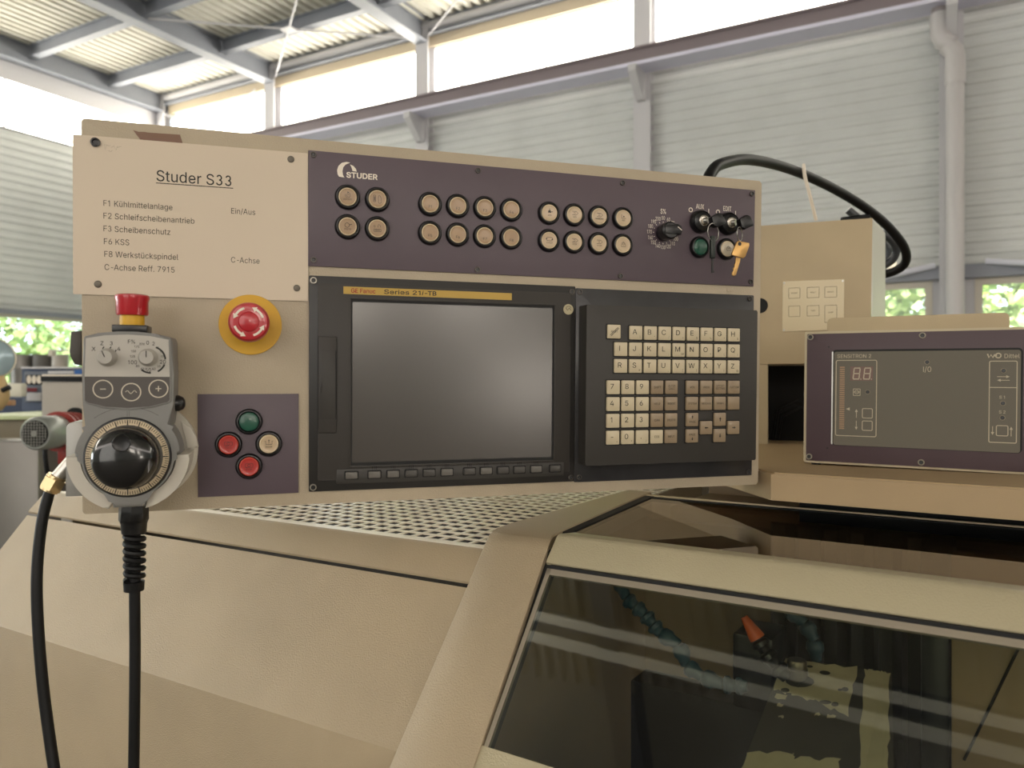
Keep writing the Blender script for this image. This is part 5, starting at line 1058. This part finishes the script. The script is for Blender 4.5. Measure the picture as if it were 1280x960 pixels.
for x, z in ((-177.3, -113.7), (-154.9, -116.4), (-132.8, -113.4)): b.ribbon(arc(x, z, 7.7, 0, 360, 30), 1.0, y_, closed=False)
b.ribbon([(-179.6, -113.7), (-175, -113.7)], .7, y_); b.ribbon([(-135.2, -113.4), (-130.4, -113.4)], .8, y_); b.ribbon([(-132.8, -111.0), (-132.8, -115.8)], .8, y_)
b.ribbon([(-159.5+.75*i, -116.4+1.4*math.sin(i*PI/2*.52)) for i in range(13)], .5, y_); part('key_symbols', b, mat('film_print', '#c2b8a6', .5), p_)
def pknb(x, z, ang, nm):
    b = B(); nseg = 36; 
    b.lathe(x, z, [(8.0, -59.2), (7.8, -62), (6.6, -63.5), (6.2, -71), (5.7, -72), (0, -72)], nseg)
    o = part('dial_knob', b, pknob, p_); b = F(); a = R(ang); b.ribbon([(x, z), (x+5.6*math.cos(a), z+5.6*math.sin(a))], .8, -72.15); inst('pointer_line', b.mesh('pointer_line', [ink], OFF[o][0]), o)
pknb(-173.6, -85.8, 112, 'axis'); pknb(-141.0, -85.6, 90, 'feed')
for w, x, y in (('X', 117, 436), ('Z', 127.5, 429), ('3', 139.3, 429.2), ('4', 148.6, 436)):
    v = pu(x, y, -.0595); put(w, 3.4, ink, p_, v.x, v.z-1.7, y_, bold=.05)
for w, x, y, c_ in (('F%', 164.5, 427, 3.4), ('200', 177.5, 430, 1.9), ('0', 184.6, 428.4, 3.4), ('2', 192, 429.5, 3.2), ('5', 197.6, 434.5, 1.8), ('10', 202, 439.5, 1.8), ('15', 203, 445.5, 1.8), ('20', 203.5, 452.3, 3.4), ('30', 198.5, 457.8, 1.9), ('40', 192.3, 461.2, 2.1), ('50', 185.2, 462.6, 3.3), ('60', 178, 461.2, 2.1), ('80', 172, 457.6, 1.9), ('100', 165.6, 452.8, 3.4), ('125', 165.7, 445.4, 1.9), ('150', 167, 439, 1.9), ('175', 171, 433.2, 1.9)):
    v = pu(x, y, -.0595); put(w, c_, ink, p_, v.x, v.z-c_/2, y_, bold=.03, width=.9)
b = F(); 
for a0, a1_ in ((70, 2), (-20, -62), (-90, -130)): b.ribbon(arc(-138.9, -87.6, 11.8, a0, a1_, 8), 1.5, y_)
for x, y in ((129, 434.5), (138, 434.5), (144.5, 438.5)): v = pu(x, y, -.0595); b.ribbon([(v.x-.5, v.z-1), (v.x+.6, v.z+.8)], 1.0, y_)
part('dial_marks', b, ink, p_)
# engraved curve above the wheel
b = F(); y2 = -57.7
b.ribbon(arc(cx, cz, 44, 128, 100, 8), .35, y2); b.ribbon(arc(cx, cz, 44, 76, 56, 8), .35, y2); b.ribbon([(cx-.8, -133), (cx-.8, -138)], .3, y2); b.ribbon([(cx+.8, -133), (cx+.8, -138)], .3, y2); part('engraving', b, pdark, p_)
# hand wheel
b = B(); b.lathe(cx, cz, [(35.3, -57.2), (35.6, -59.0), (34.6, -60.4), (33.6, -60.6)], 60); part('wheel_rim', b, black, p_)
b = B(); b.lathe(cx, cz, [(33.6, -60.4), (27.6, -60.8)], 60); tr = part('graduated_ring', b, tick, p_)
b = F()
for i in range(100):
    a = R(90-3.6*i); big = i % 5 == 0
    b.ribbon([(cx+(33.2)*math.cos(a), cz+33.2*math.sin(a)), (cx+(27.8 if big else 30.2)*math.cos(a), cz+(27.8 if big else 30.2)*math.sin(a))], .9 if big else .55, -61.2)
inst('scale_marks', b.mesh('scale_marks', [black], OFF[tr][0]), tr)
b = B(); b.lathe(cx, cz, [(28.6, -60.7), (28.4, -62.5), (27.2, -63.5), (26.8, -67)], 60); part('wheel_collar', b, mat('collar_grey', '#4a4642', .5), p_)
b = B(); b.lathe(cx, cz, [(25.0, -60), (26.4, -68), (26.6, -75), (25.6, -80), (22.5, -84), (17, -86.6), (9, -87.8), (0, -88.2)], 64); hw = part('hand_wheel', b, mat('wheel_black', '#08080a', .16, coat=.6), p_)
v = pu(151.7, 554, -.087); b = B(); b.lathe(v.x, v.z, [(7.3, -85.5), (7.3, -87.7), (6.6, -88.3), (5.9, -88.1), (5.0, -87.8), (0, -87.75)], 32); inst('finger_dimple', b.mesh('finger_dimple', [black], OFF[hw][0]), hw)
b = B(); v = pu(223, 504, -.035); b.lathe(0, 0, [(7.6, 0), (7.4, -3), (5.5, -6.5), (3, -8), (0, -8.4)], 24, 0, Matrix.Translation((cx+36.5, -36, v.z)) @ Matrix.Rotation(R(90), 4, 'Z')); part('side_button', b, black, p_)
# red stop on top
b = B(); M = lambda z: Matrix.Translation((-156.6, -42, z)) @ Matrix.Rotation(R(-90), 4, 'X')
b.box(-171, -142.4, -56, -28, -63.4, -56.8, .8); part('stop_base', b, black, p_)
b = B(); b.lathe(0, 0, [(0, 0), (10.3, 0), (10.1, 9.5), (0, 9.5)], 32, 0, Matrix.Translation((-156.6, -42, -56.8)) @ Matrix.Rotation(R(90), 4, 'X')); part('stop_collar', b, yellow, p_, 'yellow collar')
b = B(); b.lathe(0, 0, [(0, 0), (12.6, 0), (13.4, 1.5), (13.4, 12), (14.4, 15), (14.2, 17.6), (12.8, 18.6), (0, 18.8)], 36, 0, Matrix.Translation((-156.6, -42, -47.6)) @ Matrix.Rotation(R(90), 4, 'X')); part('stop_head', b, estopR, p_, 'red mushroom head')
# gland, bend relief and cable
def zl(b, x, y, prof, seg=24, mi=0): b.lathe(0, 0, prof, seg, mi, Matrix.Translation((x, y, 0)) @ Matrix.Rotation(R(90), 4, 'X'))
gx, gy = pu(168, 655, -.036).x, -36
z0 = pu(168, 636, -.036).z; z1 = pu(168, 651, -.036).z; z2 = pu(168, 666, -.036).z; z3 = pu(168, 728, -.036).z; z4 = pu(168, 738, -.036).z; zB = -420
b = B(); zl(b, gx-.5, gy, [(12, z0+4), (12.6, z0), (12.8, z1+1), (12, z1)], 8); zl(b, gx-.5, gy, [(12.2, z1), (11.4, z1-2), (10.6, z2), (0, z2)], 12); part('cable_gland', b, black, p_)
b = B(); zl(b, gx, gy, [(5.4, z2+2), (5.2, z4)], 16)
N_ = 110; tr_ = 6.6
b.tube([(gx+7.2*math.cos(2*PI*tr_*i/N_), gy+7.2*math.sin(2*PI*tr_*i/N_), z2+1+(z3-z2+1)*i/N_) for i in range(N_+1)], [3.1-.5*i/N_ for i in range(N_+1)], 8)
zl(b, gx-.5, gy, [(0, z3+1.5), (9.2, z3+1), (8.6, z4), (0, z4)], 16); part('bend_relief', b, rubber, p_)
Pc = [Vector((gx, gy, z4+5)), Vector((gx+.3, gy, z4-60)), Vector((gx-.6, gy-1, z4-150)), Vector((gx-3, gy-3, z4-320))]
b = B(); b.tube(smooth(Pc, 8), [4.9]*25, 14); part('cable', b, rubber, p_)

# ================================================================== SIDE BRACKET AND CONDUIT
c6 = lambda x, y: (60+x*.15625, 490+y*.15625)
A, Bq = pu(*c6(140, 275), .03), pu(*c6(135, 835), .03)
br = thing('side_bracket', 'brushed grey metal block fixed to the lower left edge of the panel', 'bracket', PAN, (-215, 30, -215))
b = B(); b.prism([(A.x+1, A.z), (A.x+4, A.z+3.5), (-205.5, A.z+5.5), (-205.5, Bq.z), (Bq.x+1, Bq.z)], 28, 74, 0, 1.0); part('block', b, alu, br)
P0, P1, P2, P3 = pu(*c6(120, 440), .035), pu(*c6(-5, 680), .035), pu(*c6(20, 790), .035), pu(*c6(20, 720), .035)
tA, tB = pu(94, 572, .04), pu(66, 604, .04)
b = B(); b.tube([tA, tB], 6.6, 20); b.tube([tA.lerp(tB, -.02)+Vector((-5, 2, 3)), tB+Vector((-6, 2, 2))], 1.3, 8); part('conduit_tube', b, steel, br)
nA, nB = pu(70, 598, .04), pu(62.5, 611, .04)
b = B(); b.tube([nA, nB], 10.5, 6); b.tube([nA.lerp(nB, -.25), nA], 8.8, 18); b.tube([nB, nB.lerp(nA, -.18)], 8.6, 18); part('hex_nut', b, nickel, br)
Cc = [pu(x, y, w) for x, y, w in ((66, 606, .04), (60.5, 620, .04), (53, 650, .035), (48, 690, .03), (46, 730, .025), (47.5, 780, .02), (52, 840, .015), (59, 900, .01), (70, 975, .0), (82, 1040, -.01))]
b = B(); b.tube(smooth([Vector(v) for v in Cc], 6), 5.1, 14); solo('conduit_cable', 'black cable curving down from the brass coloured nut at far left', 'cable', b, rubber, PAN, tuple(Cc[-1]))

# ================================================================== MACHINES BEHIND, LEFT
def blockpx(b, x0, y0, x1, y1, Y, dep, bev=.004, mi=0):
    p = atd(x0, y1, Y); q = atd(x1, y0, Y); b.box(p.x, q.x, Y, Y+dep, p.z, q.z, bev, mi); return p, q
gst = mat('grey_steel', '#7d7a75', .35, .5, var=.2, vscale=3); wst = mat('washed_steel', '#a09a90', .4, .3, var=.15, vscale=5)
blue = mat('machine_blue', '#2b3c58', .5)
t = thing('cooling_unit', 'grey steel box machine with a black lid line beside the panel', 'machine', None, tuple(atd(120, 560, 3.0))[:2]+(.0,), sc=1)
b = B(1); blockpx(b, 52, 477, 190, 690, 3.0, .5); part('body', b, wst, t)
b = B(1); blockpx(b, 50.5, 470.5, 190, 476.5, 2.99, .52, .002); part('lid', b, blackM, t)
b = B(1); blockpx(b, 52, 468, 190, 470.3, 2.985, .53, .001); part('lid_edge', b, white, t)
# motor with red flange
mo = atd(44, 542, 2.55); fl = atd(88, 538, 2.75)
t = thing('electric_motor', 'round grey electric motor with a red flange at the left edge', 'motor', None, tuple(fl), sc=1)
ax = (fl-mo).normalized()
b = B(1); b.tube([mo, mo+ax*.008, mo+ax*.11, mo+ax*.125], [.050, .056, .058, .05], 28); part('housing', b, mat('motor_grey', '#8f938e', .35, .3), t)
b = B(1); b.tube([mo-ax*.004, mo+ax*.002], .044, 24); part('fan_cover', b, blackM, t)
b = B(1)
for i in range(-4, 5):
    w = math.sqrt(max(0, .042**2-(i*.0095)**2)); sd = Vector((0, 0, 1)).cross(ax).normalized(); u_ = ax.cross(sd)
    b.tube([mo-ax*.006+sd*(i*.0095)-u_*w, mo-ax*.006+sd*(i*.0095)+u_*w], .0012, 5); b.tube([mo-ax*.006+u_*(i*.0095)-sd*w, mo-ax*.006+u_*(i*.0095)+sd*w], .0012, 5)
b.tube([mo-ax*.008, mo-ax*.005], .010, 12)
part('fan_grille', b, mat('grille_silver', '#8d8d88', .4, .5), t)
b = B(1)
for k in range(4): b.tube([mo+ax*(.125+k*.030), mo+ax*(.137+k*.030)], .070-.002*k, 26)
b.tube([mo+ax*.12, mo+ax*.26], .056, 20); part('flange', b, mat('flange_red', '#8c2a22', .4), t, 'red ribbed flange')
b = B(1); b.box(fl.x-.035, fl.x-.005, fl.y-.02, fl.y+.02, fl.z-.12, fl.z-.04, .004); part('flange_foot', b, MATS['flange_red'], t)
b = B(1); b.lathe(0, 0, [(0, 0), (.036, 0), (.036, .01)], 24, 0, Matrix.Translation(atd(93, 521, 2.985))); solo('port_cap', 'black round port on the grey box behind the red flange', 'cap', b, blackM, None, tuple(atd(93, 521, 2.985)))
b = B(1); b.tube(smooth(pathpx([(56, 555, 2.6), (57, 575, 2.6), (62, 600, 2.62), (74, 625, 2.65)])), .008, 8); solo('motor_cable', 'thin dark cable drooping below the electric motor', 'cable', b, rubber, None, tuple(atd(74, 625, 2.65)))
# work table, cabinet
t = thing('work_table', 'pale green topped work table at the far left', 'table', None, tuple(atd(10, 600, 3.3))[:2]+(0,), sc=1)
b = B(1); p = atd(-60, 514, 3.3); q = atd(50, 514, 3.3)
zt = atd(0, 521, 3.3).z; b.box(p.x, q.x, 3.3, 3.9, zt-.012, zt+.004, .003); part('table_top', b, mat('table_green', '#c9d6a6', .4), t)
b = B(1); blockpx(b, -60, 523, 36, 551, 3.34, .08); part('beam', b, mat('beam_khaki', '#7d7460', .5), t)
b = B(1); blockpx(b, 15, 540, 30, 640, 3.5, .05); part('leg', b, mat('leg_dark', '#3a3b3c', .5), t)
b = B(1); blockpx(b, -80, 551, 48, 900, 2.8, .15, .012); solo('steel_cabinet', 'brushed grey steel cabinet standing below the work table', 'cabinet', b, gst, None, tuple(atd(0, 900, 2.8)))
t = thing('gauge_cabinet', 'blue machine cabinet with two dials and a small keypad', 'cabinet', None, tuple(atd(64, 510, 4.2)), sc=1)
b = B(1); blockpx(b, 27, 461, 140, 640, 4.2, .4); part('body', b, blue, t)
b = B(1); blockpx(b, 30, 464, 100, 503, 4.19, .02); part('front_panel', b, mat('panel_greyblue', '#5d6470', .5), t)
b = B(1); blockpx(b, 26, 458.5, 101, 461, 4.18, .42, .002); part('top_edge', b, beamL, t)
for x in (36, 42.3, 48.6):
    b = B(1); c = atd(x, 474.5, 4.18); b.lathe(0, 0, [(0, 0), (.012, 0), (.012, .01)], 16, 0, Matrix.Translation(c) @ Matrix.Scale(1.9, 4, (0, 0, 1))); part('dial', b, white, t)
b = B(1); blockpx(b, 32, 468.5, 52, 481, 4.186, .01, .001); part('dial_plate', b, blackM, t)
b = B(1)
for i in range(5): blockpx(b, 33+i*2.6, 485, 34.8+i*2.6, 489.5, 4.182, .012, .001)
part('red_switches', b, mat('switch_red', '#8a3038', .5), t)
b = B(1); blockpx(b, 33, 491, 51, 501, 4.182, .012, .001); part('switch_plate', b, beamL, t)
b = B(1); blockpx(b, 60, 463.5, 92, 467, 4.182, .012, .001); part('name_rail', b, beamL, t)
b = B(1); blockpx(b, 93, 462, 110, 468, 4.15, .03, .001); part('blue_box', b, mat('bright_blue', '#1f5aa0', .5), t)
for x0, x1, m_, lab in ((6, 34, gst, 'wide grey drum standing below the left window'), (35, 60, mat('drum_dark', '#55524d', .5), 'dark grey drum between two lighter drums'), (60, 79, wst, 'pale grey drum below the left window mullion')):
    c = atd((x0+x1)/2, 443, 6.2); r_ = (x1-x0)/2/FPX*6.2
    b = B(1); b.lathe(0, 0, [(0, 0), (r_*.97, 0), (r_, .01), (r_, .10), (r_*1.02, .11), (r_, .12), (r_, .9), (r_*1.02, .91), (r_, .92), (r_, 1.2), (0, 1.2)], 28, 0, Matrix.Translation((c.x, 6.2+r_, c.z)) @ Matrix.Rotation(R(-90), 4, 'X'))
    solo('steel_drum', lab, 'drum', b, m_, None, (c.x, 6.2+r_, c.z-1.2), 'drums below the left window')
b = B(1); blockpx(b, 60, 437, 66, 445, 6.0, .05, .001); blockpx(b, 66, 437, 94, 439, 6.0, .02, .001); solo('drum_bracket', 'thin cream rail standing above the pale grey drum', 'rail', b, wf, None, tuple(atd(62, 445, 6.0)))
b = B(1); blockpx(b, 3, 479, 27, 496, 4.0, .05, .01); solo('storage_box', 'white plastic box left of the blue gauge cabinet', 'box', b, mat('box_white', '#dcd8c8', .5), None, tuple(atd(15, 496, 4.0)))
b = B(1); blockpx(b, -20, 497, 30, 540, 4.4, .3); solo('blue_bench', 'dark blue bench body under the white box', 'bench', b, blue, None, tuple(atd(5, 540, 4.4)))
t = thing('magnifier_lamp', 'round bluish magnifier lamp head with a cream arm at the left edge', 'lamp', None, tuple(atd(-8, 500, 3.2)), sc=1)
c = atd(-9, 448, 3.2); b = B(1); b.lathe(0, 0, [(0, -.012), (.07, -.008), (.08, 0), (.07, .008), (0, .012)], 30, 0, Matrix.Translation(c) @ Matrix.Rotation(R(25), 4, 'Z')); part('lamp_head', b, mat('lamp_glass', '#9fb4bd', .15, .2), t)
b = B(1); b.lathe(0, 0, [(.08, -.01), (.085, 0), (.08, .01)], 30, 0, Matrix.Translation(c) @ Matrix.Rotation(R(25), 4, 'Z')); part('lamp_rim', b, white, t)
b = B(1); b.tube(smooth([atd(-4, 472, 3.2), atd(0, 484, 3.2), atd(2, 496, 3.2), atd(-6, 508, 3.2)]), [.03]*25, 12); part('arm', b, mat('arm_cream', '#c4a878', .5), t)
b = B(1); b.tube([atd(3, 488, 3.15), atd(12, 484, 3.15)], .011, 10); part('arm_knob', b, blackM, t)
b = B(1); blockpx(b, 3, 500, 14.5, 507, 3.25, .03, .004); part('tag', b, mat('tag_pink', '#c99f80', .5), t)
